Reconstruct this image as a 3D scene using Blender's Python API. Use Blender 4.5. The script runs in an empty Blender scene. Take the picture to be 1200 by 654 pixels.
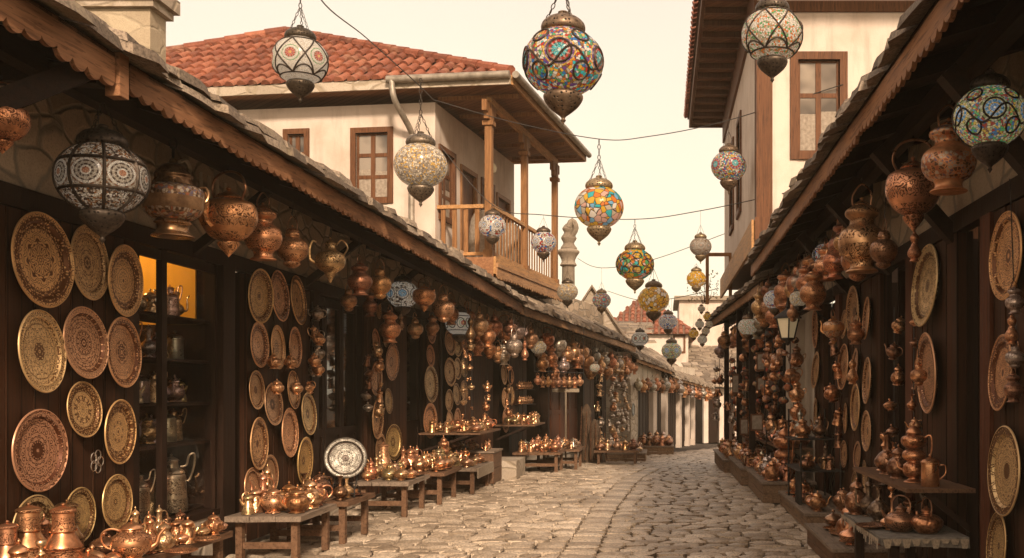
import bpy, math, random
from mathutils import Vector, Matrix, Euler
R = math.radians
PI = math.pi
sc = bpy.context.scene
COL = sc.collection
rnd = random.Random(7)

# ------------------------------------------------------------------ camera geometry (36 mm lens, level, shifted)
FX = 1200.0; VX = 776.0; VY = 457.0; EYE = 1.6
def P(px, py, D):
    return Vector(((px - VX) * D / FX, D, EYE - (py - VY) * D / FX))
def gz(y):
    """height of the street: level, then gently downhill"""
    if y < 19: return 0.0
    if y < 60: return -0.03 * (y - 19)
    return -1.23

# ------------------------------------------------------------------ mesh builder
class MB:
    def __init__(s): s.v = []; s.f = []; s.sm = []
    def add(s, vs, fs, smooth=False):
        n = len(s.v); s.v += [tuple(x) for x in vs]
        s.f += [tuple(i + n for i in f) for f in fs]; s.sm += [smooth] * len(fs)
    def box(s, x0, x1, y0, y1, z0, z1, fr=None, jit=0):
        pts = [(x, y, z) for x in (x0, x1) for y in (y0, y1) for z in (z0, z1)]
        if jit: pts = [tuple(c + rnd.uniform(-jit, jit) for c in p) for p in pts]
        if fr: pts = [fr.w(*p) for p in pts]
        fs = [(0, 1, 3, 2), (4, 6, 7, 5), (0, 4, 5, 1), (2, 3, 7, 6), (0, 2, 6, 4), (1, 5, 7, 3)]
        if fr and fr.flip: fs = [f[::-1] for f in fs]
        s.add(pts, fs)
    def beam(s, a, b, w, h, up=(0, 0, 1)):
        """square bar from a to b; w across, h along up"""
        a = Vector(a); b = Vector(b); d = (b - a).normalized(); u = Vector(up)
        side = d.cross(u)
        if side.length < 1e-4: side = d.cross(Vector((1, 0, 0)))
        side.normalize(); u = side.cross(d).normalized()
        pts = []
        for p in (a, b):
            for i, j in ((-1, -1), (1, -1), (1, 1), (-1, 1)):
                pts.append(p + side * (w / 2 * i) + u * (h / 2 * j))
        s.add(pts, [(3, 2, 1, 0), (4, 5, 6, 7), (0, 1, 5, 4), (1, 2, 6, 5), (2, 3, 7, 6), (3, 0, 4, 7)])
    def lathe(s, prof, seg=24, off=(0, 0, 0), lobes=0, lobe_amp=0, scale=1, axis=None):
        vs = []; fs = []; n = len(prof)
        for (r, z) in prof:
            for k in range(seg):
                t = 2 * PI * k / seg
                rr = r * (1 + lobe_amp * abs(math.cos(lobes * t / 2))) if lobes else r
                p = Vector((rr * math.cos(t) * scale, rr * math.sin(t) * scale, z * scale))
                if axis is not None: p = axis @ p
                vs.append(p + Vector(off))
        for i in range(n - 1):
            for k in range(seg):
                a = i * seg + k; b = i * seg + (k + 1) % seg
                fs.append((a, b, b + seg, a + seg))
        s.add(vs, fs, True)
    def tube(s, path, r, seg=8, r2=None, cap=True, flat=1.0):
        path = [Vector(p) for p in path]; n = len(path); vs = []; fs = []
        up = None
        for i, p in enumerate(path):
            d = (path[min(i + 1, n - 1)] - path[max(i - 1, 0)])
            if d.length < 1e-9: d = Vector((0, 0, 1))
            d.normalize()
            if up is None:
                up = Vector((0, 0, 1)) if abs(d.z) < .9 else Vector((1, 0, 0))
            side = d.cross(up)
            if side.length < 1e-5: side = d.cross(Vector((.3, .8, .2)))
            side.normalize(); up = side.cross(d).normalized()
            t = i / max(1, n - 1)
            rr = r if r2 is None else r + (r2 - r) * t
            if isinstance(r, (list, tuple)): rr = r[i]
            for k in range(seg):
                a = 2 * PI * k / seg
                vs.append(p + side * (rr * math.cos(a)) + up * (rr * flat * math.sin(a)))
        for i in range(n - 1):
            for k in range(seg):
                a = i * seg + k; b = i * seg + (k + 1) % seg
                fs.append((a, a + seg, b + seg, b))
        if cap:
            fs.append(tuple(range(seg))); fs.append(tuple(range((n - 1) * seg + seg - 1, (n - 1) * seg - 1, -1)))
        s.add(vs, fs, True)
    def prism(s, poly, n, thick):
        """polygon (3D pts) extruded along n by thick"""
        poly = [Vector(p) for p in poly]; n = Vector(n) * thick; m = len(poly)
        vs = poly + [p + n for p in poly]
        fs = [tuple(range(m))[::-1], tuple(range(m, 2 * m))]
        for i in range(m): j = (i + 1) % m; fs.append((i, j, j + m, i + m))
        s.add(vs, fs)
    def torus(s, c, R_, r, M=None, sx=1, seg=10, sub=5):
        c = Vector(c); vs = []; fs = []
        for i in range(seg):
            a = 2 * PI * i / seg
            for j in range(sub):
                b = 2 * PI * j / sub
                p = Vector(((R_ + r * math.cos(b)) * math.cos(a), (R_ * sx + r * math.cos(b)) * math.sin(a), r * math.sin(b)))
                if M: p = M @ p
                vs.append(c + p)
        for i in range(seg):
            for j in range(sub):
                i2 = (i + 1) % seg; j2 = (j + 1) % sub
                fs.append((i * sub + j, i2 * sub + j, i2 * sub + j2, i * sub + j2))
        s.add(vs, fs, True)
    def chain(s, a, b, link=.03, wire=.0035):
        a = Vector(a); b = Vector(b); L = (b - a).length; n = max(2, int(L / (link * 1.45)))
        d = (b - a).normalized(); q = d.to_track_quat('Y', 'Z').to_matrix()
        for i in range(n):
            c = a + (b - a) * ((i + .5) / n)
            M = q @ Matrix.Rotation(PI / 2 * (i % 2), 3, 'Y')
            s.torus(c, link * .42, wire, M, 1.9, 8, 4)
    def mesh(s, name, mat, origin=(0, 0, 0), sharp=38, fix=False):
        me = bpy.data.meshes.new(name)
        o = Vector(origin)
        me.from_pydata([tuple(Vector(v) - o) for v in s.v], [], s.f)
        me.polygons.foreach_set('use_smooth', s.sm)
        if any(s.sm): me.set_sharp_from_angle(angle=R(sharp))
        if fix:
            import bmesh
            bm = bmesh.new(); bm.from_mesh(me); bmesh.ops.recalc_face_normals(bm, faces=bm.faces); bm.to_mesh(me); bm.free()
        for m in (mat if isinstance(mat, (list, tuple)) else [mat]): me.materials.append(m)
        me.update()
        return me

class Frame:
    """local axes: a along t, b along n (outward, horizontal), z up"""
    def __init__(s, o, t, n):
        s.o = Vector(o); s.t = Vector(t).normalized(); s.n = Vector(n).normalized()
        s.flip = s.t.cross(s.n).z < 0
    def w(s, a, b, z): 
        p = s.o + s.t * a + s.n * b
        return Vector((p.x, p.y, s.o.z + z))

def cat(pts, n=4):
    """catmull-rom through points of any dimension"""
    out = []; m = len(pts)
    for i in range(m - 1):
        p0, p1, p2, p3 = pts[max(i - 1, 0)], pts[i], pts[i + 1], pts[min(i + 2, m - 1)]
        for k in range(n):
            t = k / n
            out.append(tuple(.5 * ((2 * b) + (-a + c) * t + (2 * a - 5 * b + 4 * c - d) * t * t + (-a + 3 * b - 3 * c + d) * t ** 3) for a, b, c, d in zip(p0, p1, p2, p3)))
    out.append(tuple(pts[-1]))
    return out

# ------------------------------------------------------------------ objects
def setp(o, label=None, category=None, group=None, kind=None):
    if label: o['label'] = label
    if category: o['category'] = category
    if group: o['group'] = group
    if kind: o['kind'] = kind
    return o
def thing(name, label, category, loc=(0, 0, 0), group=None, kind='thing'):
    o = bpy.data.objects.new(name, None); COL.objects.link(o); o.location = loc
    o.empty_display_size = .1
    return setp(o, label, category, group, kind)
def worldloc(o):
    p = Vector(o.location)
    while o.parent: o = o.parent; p = p + Vector(o.location)
    return p
def part(name, mb, mat, parent, color=None, label=None, fix=False):
    """mb in world coordinates, stored relative to its parent's base"""
    org = worldloc(parent)
    o = bpy.data.objects.new(name, mb.mesh(name, mat, org, fix=fix)); COL.objects.link(o); o.parent = parent
    if color: o.color = (*color, 1)
    if label: o['label'] = label
    return o
def single(name, mb, mat, label, category, loc=(0, 0, 0), group=None, kind='thing', color=None, fix=False):
    o = bpy.data.objects.new(name, mb.mesh(name, mat, loc, fix=fix)); COL.objects.link(o); o.location = loc
    if color: o.color = (*color, 1)
    return setp(o, label, category, group, kind)

class Proto:
    """a thing's kind: parts [(name, mesh, index of parent part or None, colour key)]"""
    def __init__(s, name, category, parts, h, r): s.name = name; s.category = category; s.parts = parts; s.h = h; s.r = r
def place(pr, loc, label, group, rot=(0, 0, 0), scale=1.0, color=(.72, .34, .18), extra=None, vary=False):
    if len(pr.parts) == 1 and not extra:
        o = bpy.data.objects.new(pr.name, pr.parts[0][1]); COL.objects.link(o)
        root = o; o.color = (*color, 1)
    else:
        root = bpy.data.objects.new(pr.name, None); COL.objects.link(root); root.empty_display_size = .05
        made = []
        for (nm, me, par, ck) in pr.parts:
            c = bpy.data.objects.new(nm, me); COL.objects.link(c)
            c.parent = root if par is None else made[par]
            cc = ck if ck else color
            c.color = (*cc, 1); made.append(c)
    root.location = loc; root.rotation_euler = rot
    if vary: scale = (scale * rnd.uniform(.93, 1.07), scale * rnd.uniform(.93, 1.07), scale * rnd.uniform(.92, 1.08))
    root.scale = (scale,) * 3 if not isinstance(scale, (tuple, list)) else scale
    return setp(root, label, pr.category, group, 'thing')

ORD = 'first second third fourth fifth sixth seventh eighth ninth tenth eleventh twelfth thirteenth fourteenth fifteenth sixteenth seventeenth eighteenth nineteenth twentieth'.split()
def ordi(i):
    if i < 20: return ORD[i]
    if i < 29: return 'twenty-' + ORD[i - 20]
    if i == 29: return 'thirtieth'
    if i < 39: return 'thirty-' + ORD[i - 30]
    if i == 39: return 'fortieth'
    if i < 49: return 'forty-' + ORD[i - 40]
    if i == 49: return 'fiftieth'
    return 'fifty-' + ORD[i - 50]

# colours of metal (object colour, multiplied in the material)
COPPER = (.82, .41, .205); BRIGHT = (1.0, .57, .30); DARKCU = (.42, .21, .115); BRASS = (.90, .60, .33)
GOLD = (.82, .50, .23); BRONZE = (.25, .17, .11); TIN = (.66, .56, .45); IRON = (.05, .042, .036); ROSE = (.80, .37, .18)
FIN = {'copper': COPPER, 'bright copper': BRIGHT, 'dark copper': DARKCU, 'brass': BRASS, 'tinned': TIN, 'bronze': BRONZE, 'reddish copper': ROSE}
# ------------------------------------------------------------------ materials
class NT:
    def __init__(s, name):
        s.m = bpy.data.materials.new(name); s.m.use_nodes = True
        s.t = s.m.node_tree; s.b = s.t.nodes['Principled BSDF']; s.out = s.t.nodes['Material Output']
    def n(s, typ, **kw):
        nd = s.t.nodes.new(typ)
        for k, v in kw.items():
            if k.startswith('i_'):
                key = k[2:]
                nd.inputs[int(key) if key.isdigit() else key.replace('_', ' ')].default_value = v
            else: setattr(nd, k, v)
        return nd
    def l(s, a, b): s.t.links.new(a, b)
    def math(s, op, a, b=None, c=None, clamp=False):
        nd = s.t.nodes.new('ShaderNodeMath'); nd.operation = op; nd.use_clamp = clamp
        for i, v in enumerate((a, b, c)):
            if v is None: continue
            if isinstance(v, (int, float)): nd.inputs[i].default_value = v
            else: s.l(v, nd.inputs[i])
        return nd.outputs[0]
    def mix(s, f, a, b, mode='MIX'):
        nd = s.t.nodes.new('ShaderNodeMix'); nd.data_type = 'RGBA'; nd.blend_type = mode
        for idx, v in ((0, f), (6, a), (7, b)):
            if isinstance(v, (int, float)): nd.inputs[idx].default_value = v
            elif isinstance(v, tuple): nd.inputs[idx].default_value = (*v, 1) if len(v) == 3 else v
            else: s.l(v, nd.inputs[idx])
        return nd.outputs[2]
    def ramp(s, f, stops, const=False):
        nd = s.t.nodes.new('ShaderNodeValToRGB'); cr = nd.color_ramp
        if const: cr.interpolation = 'CONSTANT'
        while len(cr.elements) < len(stops): cr.elements.new(.5)
        for e, (p, c) in zip(cr.elements, stops):
            e.position = p; e.color = (*c, 1) if len(c) == 3 else c
        s.l(f, nd.inputs[0]); return nd.outputs[0]
    def obj(s): return s.n('ShaderNodeTexCoord').outputs['Object']
    def noise(s, vec, scale, detail=3, rough=.55, out=0):
        nd = s.n('ShaderNodeTexNoise'); nd.inputs['Scale'].default_value = scale; nd.inputs['Detail'].default_value = detail
        nd.inputs['Roughness'].default_value = rough
        if vec is not None: s.l(vec, nd.inputs['Vector'])
        return nd.outputs[out]
    def vor(s, vec, scale, feat='F1', out='Distance', rand=1):
        nd = s.n('ShaderNodeTexVoronoi'); nd.feature = feat; nd.inputs['Scale'].default_value = scale; nd.inputs['Randomness'].default_value = rand
        if vec is not None: s.l(vec, nd.inputs['Vector'])
        return nd.outputs[out]
    def mapping(s, vec, scale=(1, 1, 1), loc=(0, 0, 0), rot=(0, 0, 0)):
        nd = s.n('ShaderNodeMapping'); nd.inputs['Scale'].default_value = scale; nd.inputs['Location'].default_value = loc; nd.inputs['Rotation'].default_value = rot
        s.l(vec, nd.inputs['Vector']); return nd.outputs[0]
    def bump(s, h, strength=.4, dist=.01, prev=None):
        nd = s.n('ShaderNodeBump'); nd.inputs['Strength'].default_value = strength; nd.inputs['Distance'].default_value = dist
        s.l(h, nd.inputs['Height'])
        if prev is not None: s.l(prev, nd.inputs['Normal'])
        return nd.outputs[0]
    def fin(s, color=None, rough=None, metal=None, normal=None, spec=None):
        for k, v in (('Base Color', color), ('Roughness', rough), ('Metallic', metal), ('Normal', normal), ('Specular IOR Level', spec)):
            if v is None: continue
            if isinstance(v, (int, float)): s.b.inputs[k].default_value = v
            elif isinstance(v, tuple): s.b.inputs[k].default_value = (*v, 1)
            else: s.l(v, s.b.inputs[k])
        return s.m

def wood(name, c1, c2, axis='Z', plank=0, rough=.6, fine=1.0):
    """grain stretched along an axis; plank = width of boards drawn across the other axes"""
    t = NT(name); o = t.obj()
    sc_ = {'Z': (14, 14, .9), 'Y': (14, .9, 14), 'X': (.9, 14, 14)}[axis]
    v = t.mapping(o, tuple(a * fine for a in sc_))
    g = t.noise(v, 2.2, 5, .62); big = t.noise(o, 1.3, 3)
    f = t.math('ADD', t.math('MULTIPLY', g, .75), t.math('MULTIPLY', big, .35))
    col = t.ramp(f, [(.30, c1), (.72, c2)])
    streak = t.noise(t.mapping(o, tuple(a * fine * 3 for a in sc_)), 1.5, 2)
    col = t.mix(t.math('MULTIPLY', t.math('LESS_THAN', streak, .40), .45), col, tuple(c * .35 for c in c1))
    h = g
    if plank:
        xyz = t.n('ShaderNodeSeparateXYZ'); t.l(o, xyz.inputs[0])
        a = t.math('MULTIPLY', t.math('ADD', xyz.outputs[0], xyz.outputs[1]), 1 / plank)
        fr = t.math('FRACT', a); edge = t.math('MINIMUM', fr, t.math('SUBTRACT', 1, fr))
        gap = t.math('GREATER_THAN', edge, .035)
        idn = t.math('FRACT', t.math('MULTIPLY', t.math('SINE', t.math('FLOOR', a)), 43.7))
        col = t.mix(.45, col, t.ramp(idn, [(0, c1), (1, c2)]), 'MIX')
        col = t.mix(gap, tuple(c * .2 for c in c1), col)
        h = t.math('ADD', t.math('MULTIPLY', g, .3), gap)
    rg = t.math('ADD', t.math('MULTIPLY', g, .3), rough - .15)
    return t.fin(col, rg, 0, t.bump(h, .5, .006), .14)

M = {}
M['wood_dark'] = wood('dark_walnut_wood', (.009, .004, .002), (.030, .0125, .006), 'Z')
M['wood_beam'] = wood('eave_beam_wood', (.010, .005, .0028), (.034, .016, .0085), 'Y')
M['plank'] = wood('plank_wall_wood', (.018, .0068, .003), (.072, .027, .011), 'Z', plank=.145)
M['wood_red'] = wood('red_brown_door_wood', (.045, .014, .006), (.11, .036, .016), 'Z')
M['wood_mid'] = wood('brown_window_wood', (.07, .028, .013), (.18, .078, .036), 'Z')
M['fascia'] = wood('weathered_fascia_wood', (.13, .055, .026), (.40, .195, .095), 'Y')
M['fascia_x'] = wood('weathered_fascia_wood_far', (.22, .105, .048), (.52, .29, .14), 'Y', fine=.8)
M['balcony'] = wood('balcony_wood', (.14, .06, .022), (.36, .18, .075), 'Z')
M['balcony_h'] = wood('balcony_rail_wood', (.26, .125, .048), (.58, .32, .135), 'Y', fine=.7)
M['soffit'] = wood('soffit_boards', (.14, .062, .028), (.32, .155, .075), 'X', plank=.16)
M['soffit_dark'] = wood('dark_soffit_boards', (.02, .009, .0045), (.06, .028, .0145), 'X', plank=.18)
M['bench'] = wood('bench_wood', (.07, .034, .018), (.20, .11, .062), 'Y')
M['bench_top'] = wood('grey_bench_top_wood', (.12, .085, .06), (.30, .225, .165), 'Y')
M['crate'] = wood('pale_crate_wood', (.12, .07, .04), (.33, .21, .125), 'Y', plank=0)

def plaster(name, c, stain=.3, grime=(.35, .24, .16)):
    t = NT(name); o = t.obj()
    n1 = t.noise(o, 1.1, 5, .6); n2 = t.noise(t.mapping(o, (3, 3, .5)), 1.6, 4, .6); n3 = t.noise(o, 40, 3)
    col = t.mix(t.math('MULTIPLY', t.ramp(n1, [(.42, (0, 0, 0)), (.68, (1, 1, 1))]), stain), c, grime)
    col = t.mix(t.math('MULTIPLY', t.ramp(n2, [(.52, (0, 0, 0)), (.75, (1, 1, 1))]), stain * .7), col, tuple(x * .6 for x in grime))
    return t.fin(col, .9, 0, t.bump(t.math('ADD', n3, n1), .25, .01), .2)
M['plaster'] = plaster('white_plaster', (.67, .565, .475), .55, (.44, .32, .23))
M['plaster_old'] = plaster('old_cream_plaster', (.62, .53, .42), .7, (.33, .25, .17))
M['yellow_wall'] = plaster('yellow_shop_wall', (.85, .47, .07), .3, (.6, .28, .04))

def stone(name, c1, c2, scale=3.0, mortar=(.30, .25, .19), bs=(1, 1, 1.7), depth=.02):
    t = NT(name); o = t.obj(); w = t.noise(o, 2.5, 2, out=1)
    vv = t.n('ShaderNodeVectorMath', operation='MULTIPLY_ADD'); t.l(w, vv.inputs[0]); vv.inputs[1].default_value = (.25, .25, .2); t.l(t.mapping(o, bs), vv.inputs[2])
    e = t.vor(vv.outputs[0], scale, 'DISTANCE_TO_EDGE', 'Distance'); cidx = t.vor(vv.outputs[0], scale, 'F1', 'Color')
    sep = t.n('ShaderNodeSeparateColor'); t.l(cidx, sep.inputs[0])
    n = t.noise(o, 14, 5, .65)
    base = t.ramp(t.math('ADD', t.math('MULTIPLY', sep.outputs[0], .6), t.math('MULTIPLY', n, .4)), [(.2, c1), (.85, c2)])
    m = t.ramp(e, [(.02, (0, 0, 0)), (.09, (1, 1, 1))])
    col = t.mix(m, mortar, base)
    col = t.mix(t.math('MULTIPLY', t.ramp(t.noise(o, 60, 2), [(.3, (1, 1, 1)), (.5, (0, 0, 0))]), .35), col, tuple(x * .4 for x in c1))
    h = t.math('ADD', t.math('MULTIPLY', m, .7), t.math('MULTIPLY', n, .6))
    return t.fin(col, .9, 0, t.bump(h, .8, depth), .2)
M['stone_wall'] = stone('rubble_stone_wall', (.34, .25, .17), (.64, .49, .35), 2.6)
M['stone_tower'] = stone('pale_tower_stone', (.36, .28, .19), (.55, .45, .31), 2.2, (.40, .32, .22), (1, 1, 2), .01)
M['stone_pale'] = stone('pale_block_stone', (.34, .27, .2), (.56, .47, .37), 2.0, (.35, .28, .2), (1, 1, 2))

def island(name, stops, nscale=9, rough=.75, bstr=.5, bdist=.008, speck=.4, spots=None):
    """each loose piece gets its own tone"""
    t = NT(name); g = t.n('ShaderNodeNewGeometry'); o = t.obj()
    n = t.noise(o, nscale, 6, .68); n2 = t.noise(o, nscale * 5, 3, .6)
    f = t.math('ADD', t.math('MULTIPLY', g.outputs['Random Per Island'], .62), t.math('MULTIPLY', n, .42))
    col = t.ramp(f, stops)
    col = t.mix(t.math('MULTIPLY', t.ramp(n2, [(.36, (1, 1, 1)), (.55, (0, 0, 0))]), speck), col, tuple(x * .35 for x in stops[0][1]))
    bign = t.noise(o, .8, 4, .65)
    col = t.mix(t.math('MULTIPLY', t.ramp(bign, [(.38, (1, 1, 1)), (.60, (0, 0, 0))]), .38), col, t.mix(1, col, (.48, .42, .36), 'MULTIPLY'))
    if spots:
        col = t.mix(t.math('MULTIPLY', t.ramp(t.noise(o, 2.3, 4, .7), [(.55, (0, 0, 0)), (.66, (1, 1, 1))]), .7), col, spots)
    return t.fin(col, rough, 0, t.bump(t.math('ADD', n, t.math('MULTIPLY', n2, .4)), bstr, bdist), .4)
M['cobble'] = island('cobblestone', [(.15, (.31, .235, .165)), (.5, (.54, .425, .31)), (.85, (.77, .625, .47))], 9, .44, .7, .010, .6)
M['slab'] = island('roof_slab_stone', [(.15, (.12, .088, .062)), (.5, (.25, .19, .137)), (.85, (.44, .345, .255))], 9, .85, .9, .02, .6, (.28, .22, .14))
M['tile'] = island('terracotta_tile', [(.1, (.13, .040, .022)), (.5, (.27, .080, .041)), (.9, (.40, .145, .078))], 6, .8, .4, .01, .35, (.30, .15, .09))
M['tile_old'] = island('old_tile', [(.1, (.10, .055, .035)), (.5, (.2, .11, .07)), (.9, (.33, .2, .14))], 6, .85, .4, .01, .4)
t = NT('street_mortar'); o = t.obj(); n = t.noise(o, 12, 5, .7)
M['mortar'] = t.fin(t.ramp(n, [(.3, (.030, .020, .013)), (.7, (.075, .052, .035))]), .95, 0, t.bump(n, .8, .02))
M['carved'] = island('carved_stone', [(.1, (.22, .17, .12)), (.9, (.40, .32, .235))], 8, .9, .7, .02, .5)
t = NT('stone_table_top'); o = t.obj(); n = t.noise(o, 20, 5, .7)
M['stone_top'] = t.fin(t.ramp(n, [(.3, (.09, .075, .06)), (.7, (.26, .225, .18))]), .85, 0, t.bump(n, .9, .02))
t = NT('faded_cloth'); o = t.obj(); n = t.noise(o, 60, 3)
M['cloth'] = t.fin(t.ramp(n, [(.3, (.20, .15, .10)), (.7, (.40, .32, .23))]), .95, 0, t.bump(n, .4, .004))
t = NT('brown_sackcloth'); o = t.obj(); n = t.noise(o, 30, 4)
M['sack'] = t.fin(t.ramp(n, [(.3, (.045, .026, .015)), (.7, (.15, .09, .05))]), .95, 0, t.bump(n, .6, .01))
t = NT('woven_textile'); o = t.obj(); cidx = t.vor(t.mapping(o, (1, 1, 1)), 16, 'F1', 'Color'); sep = t.n('ShaderNodeSeparateColor'); t.l(cidx, sep.inputs[0])
M['textile'] = t.fin(t.ramp(sep.outputs[0], [(0, (.10, .04, .022)), (.25, (.36, .12, .05)), (.45, (.06, .025, .015)), (.6, (.40, .26, .14)), (.75, (.10, .07, .06)), (.88, (.05, .10, .10)), (.94, (.36, .06, .025))], True), .9, 0, t.bump(cidx, .6, .01))
t = NT('dark_interior'); M['dark'] = t.fin((.012, .008, .006), .95, 0)
t = NT('lead_gutter'); o = t.obj(); n = t.noise(o, 8, 4)
M['gutter'] = t.fin(t.ramp(n, [(.3, (.20, .165, .125)), (.7, (.40, .34, .27))]), .55, .5)
t = NT('black_cable'); M['cable'] = t.fin((.03, .024, .02), .6, 0)
t = NT('window_pane'); o = t.obj(); n = t.noise(o, 1.6, 2)
M['glass'] = t.fin(t.ramp(n, [(.36, (.04, .03, .022)), (.50, (.13, .10, .075)), (.62, (.28, .225, .17))]), .08, 0, t.bump(n, .1, .02), .8)  # pale and dark blotches painted into the pane colour stand in for reflections
t = NT('dark_shop_glass'); M['dark_glass'] = t.fin((.02, .014, .01), .06, 0, None, .6)
t = NT('clear_shop_pane'); tr = t.n('ShaderNodeBsdfTransparent'); gl = t.n('ShaderNodeBsdfGlossy'); gl.inputs['Roughness'].default_value = .05
mx = t.n('ShaderNodeMixShader'); mx.inputs[0].default_value = .06; t.l(tr.outputs[0], mx.inputs[1]); t.l(gl.outputs[0], mx.inputs[2]); t.l(mx.outputs[0], t.out.inputs[0])
M['clear'] = t.m
t = NT('lace_curtain'); o = t.obj(); n = t.noise(o, 20, 3)
M['curtain'] = t.fin(t.ramp(n, [(.3, (.22, .175, .13)), (.7, (.38, .31, .24))]), .9, 0)
t = NT('painted_letters'); M['letter'] = t.fin((.60, .52, .40), .8, 0)
t = NT('frosted_lamp_glass'); t.fin((.75, .62, .42), .4, 0); t.b.inputs['Emission Color'].default_value = (1, .72, .38, 1); t.b.inputs['Emission Strength'].default_value = .12
M['lampglass'] = t.m
t = NT('leaf_green'); o = t.obj(); g = t.n('ShaderNodeNewGeometry')
M['leaf'] = t.fin(t.ramp(g.outputs['Random Per Island'], [(0, (.06, .07, .02)), (1, (.16, .15, .05))]), .7, 0)

def objcol(t):
    oi = t.n('ShaderNodeObjectInfo'); return oi.outputs['Color'], oi.outputs['Random']
def metal(name, pattern='hammer', rough=.30, metallic=.84, dark=.30, pscale=45):
    t = NT(name); c, rn = objcol(t); o = t.obj()
    off = t.n('ShaderNodeVectorMath', operation='ADD'); t.l(o, off.inputs[0]); t.l(rn, off.inputs[1])
    v = off.outputs[0]
    patina = t.noise(v, 9, 5, .65); fine = t.noise(v, 70, 2)
    pm = t.ramp(patina, [(.38, (0, 0, 0)), (.70, (1, 1, 1))])
    darkc = t.mix(1, c, (.17, .12, .09), 'MULTIPLY')
    col = t.mix(t.math('MULTIPLY', pm, .8), c, darkc)
    nrm = None
    if pattern == 'hammer':
        d = t.vor(v, pscale, 'SMOOTH_F1'); nrm = t.bump(d, .7, .008); col = t.mix(t.ramp(t.noise(v, 26, 4, .7), [(.42, (0, 0, 0)), (.60, (.75, .75, .75))]), col, darkc)
    elif pattern == 'engrave':
        d = t.vor(v, pscale, 'DISTANCE_TO_EDGE'); ws = t.noise(v, pscale * .55, 2, .5)
        lines = t.math('PINGPONG', t.math('MULTIPLY', ws, 9), .5)
        msk = t.ramp(lines, [(.11, (0, 0, 0)), (.21, (1, 1, 1))])
        xyz = t.n('ShaderNodeSeparateXYZ'); t.l(o, xyz.inputs[0])
        band = t.math('GREATER_THAN', t.math('SINE', t.math('MULTIPLY', xyz.outputs[2], 42)), -.82)
        msk2 = t.math('MAXIMUM', msk, t.math('SUBTRACT', 1, band))
        col = t.mix(msk2, t.mix(1, c, (dark, dark * .85, dark * .75), 'MULTIPLY'), col)
        nrm = t.bump(msk2, .6, .004)
    elif pattern == 'pierced':
        d = t.vor(v, pscale, 'F1', rand=.35); msk = t.ramp(d, [(.24, (0, 0, 0)), (.32, (1, 1, 1))])
        col = t.mix(msk, (.012, .008, .005), col); nrm = t.bump(msk, .8, .006)
    elif pattern == 'inlay':
        cidx = t.vor(v, pscale, 'F1', 'Color'); e = t.vor(v, pscale, 'DISTANCE_TO_EDGE')
        sep = t.n('ShaderNodeSeparateColor'); t.l(cidx, sep.inputs[0])
        tint = t.ramp(sep.outputs[0], [(0, (.5, .44, .36)), (.45, (.05, .03, .025)), (.7, (.42, .12, .06)), (.85, (.12, .12, .2))], True)
        m_ = t.ramp(e, [(.05, (0, 0, 0)), (.12, (1, 1, 1))]); xyz = t.n('ShaderNodeSeparateXYZ'); t.l(o, xyz.inputs[0])
        band = t.math('GREATER_THAN', t.math('SINE', t.math('MULTIPLY', xyz.outputs[2], 30)), -.5)
        col = t.mix(t.math('MULTIPLY', m_, t.math('MULTIPLY', band, .8)), col, tint); nrm = t.bump(e, .5, .004)
    rg = t.math('ADD', rough, t.math('MULTIPLY', pm, .22))
    return t.fin(col, rg, metallic, nrm)
M['hammer'] = metal('hammered_copper', 'hammer', .25, .86)
M['plain'] = metal('polished_copper', 'none', .24, .88)
M['engrave'] = metal('engraved_copper', 'engrave', .29, .82, .15, 34)
M['pierced'] = metal('pierced_metal', 'pierced', .42, .7, .3, 10)
M['pierced_s'] = metal('pierced_metal_fine', 'pierced', .45, .8, .3, 9)
M['inlay'] = metal('inlaid_copper', 'inlay', .38, .6, .3, 55)
M['iron'] = metal('black_iron', 'none', .5, .6)

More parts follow.
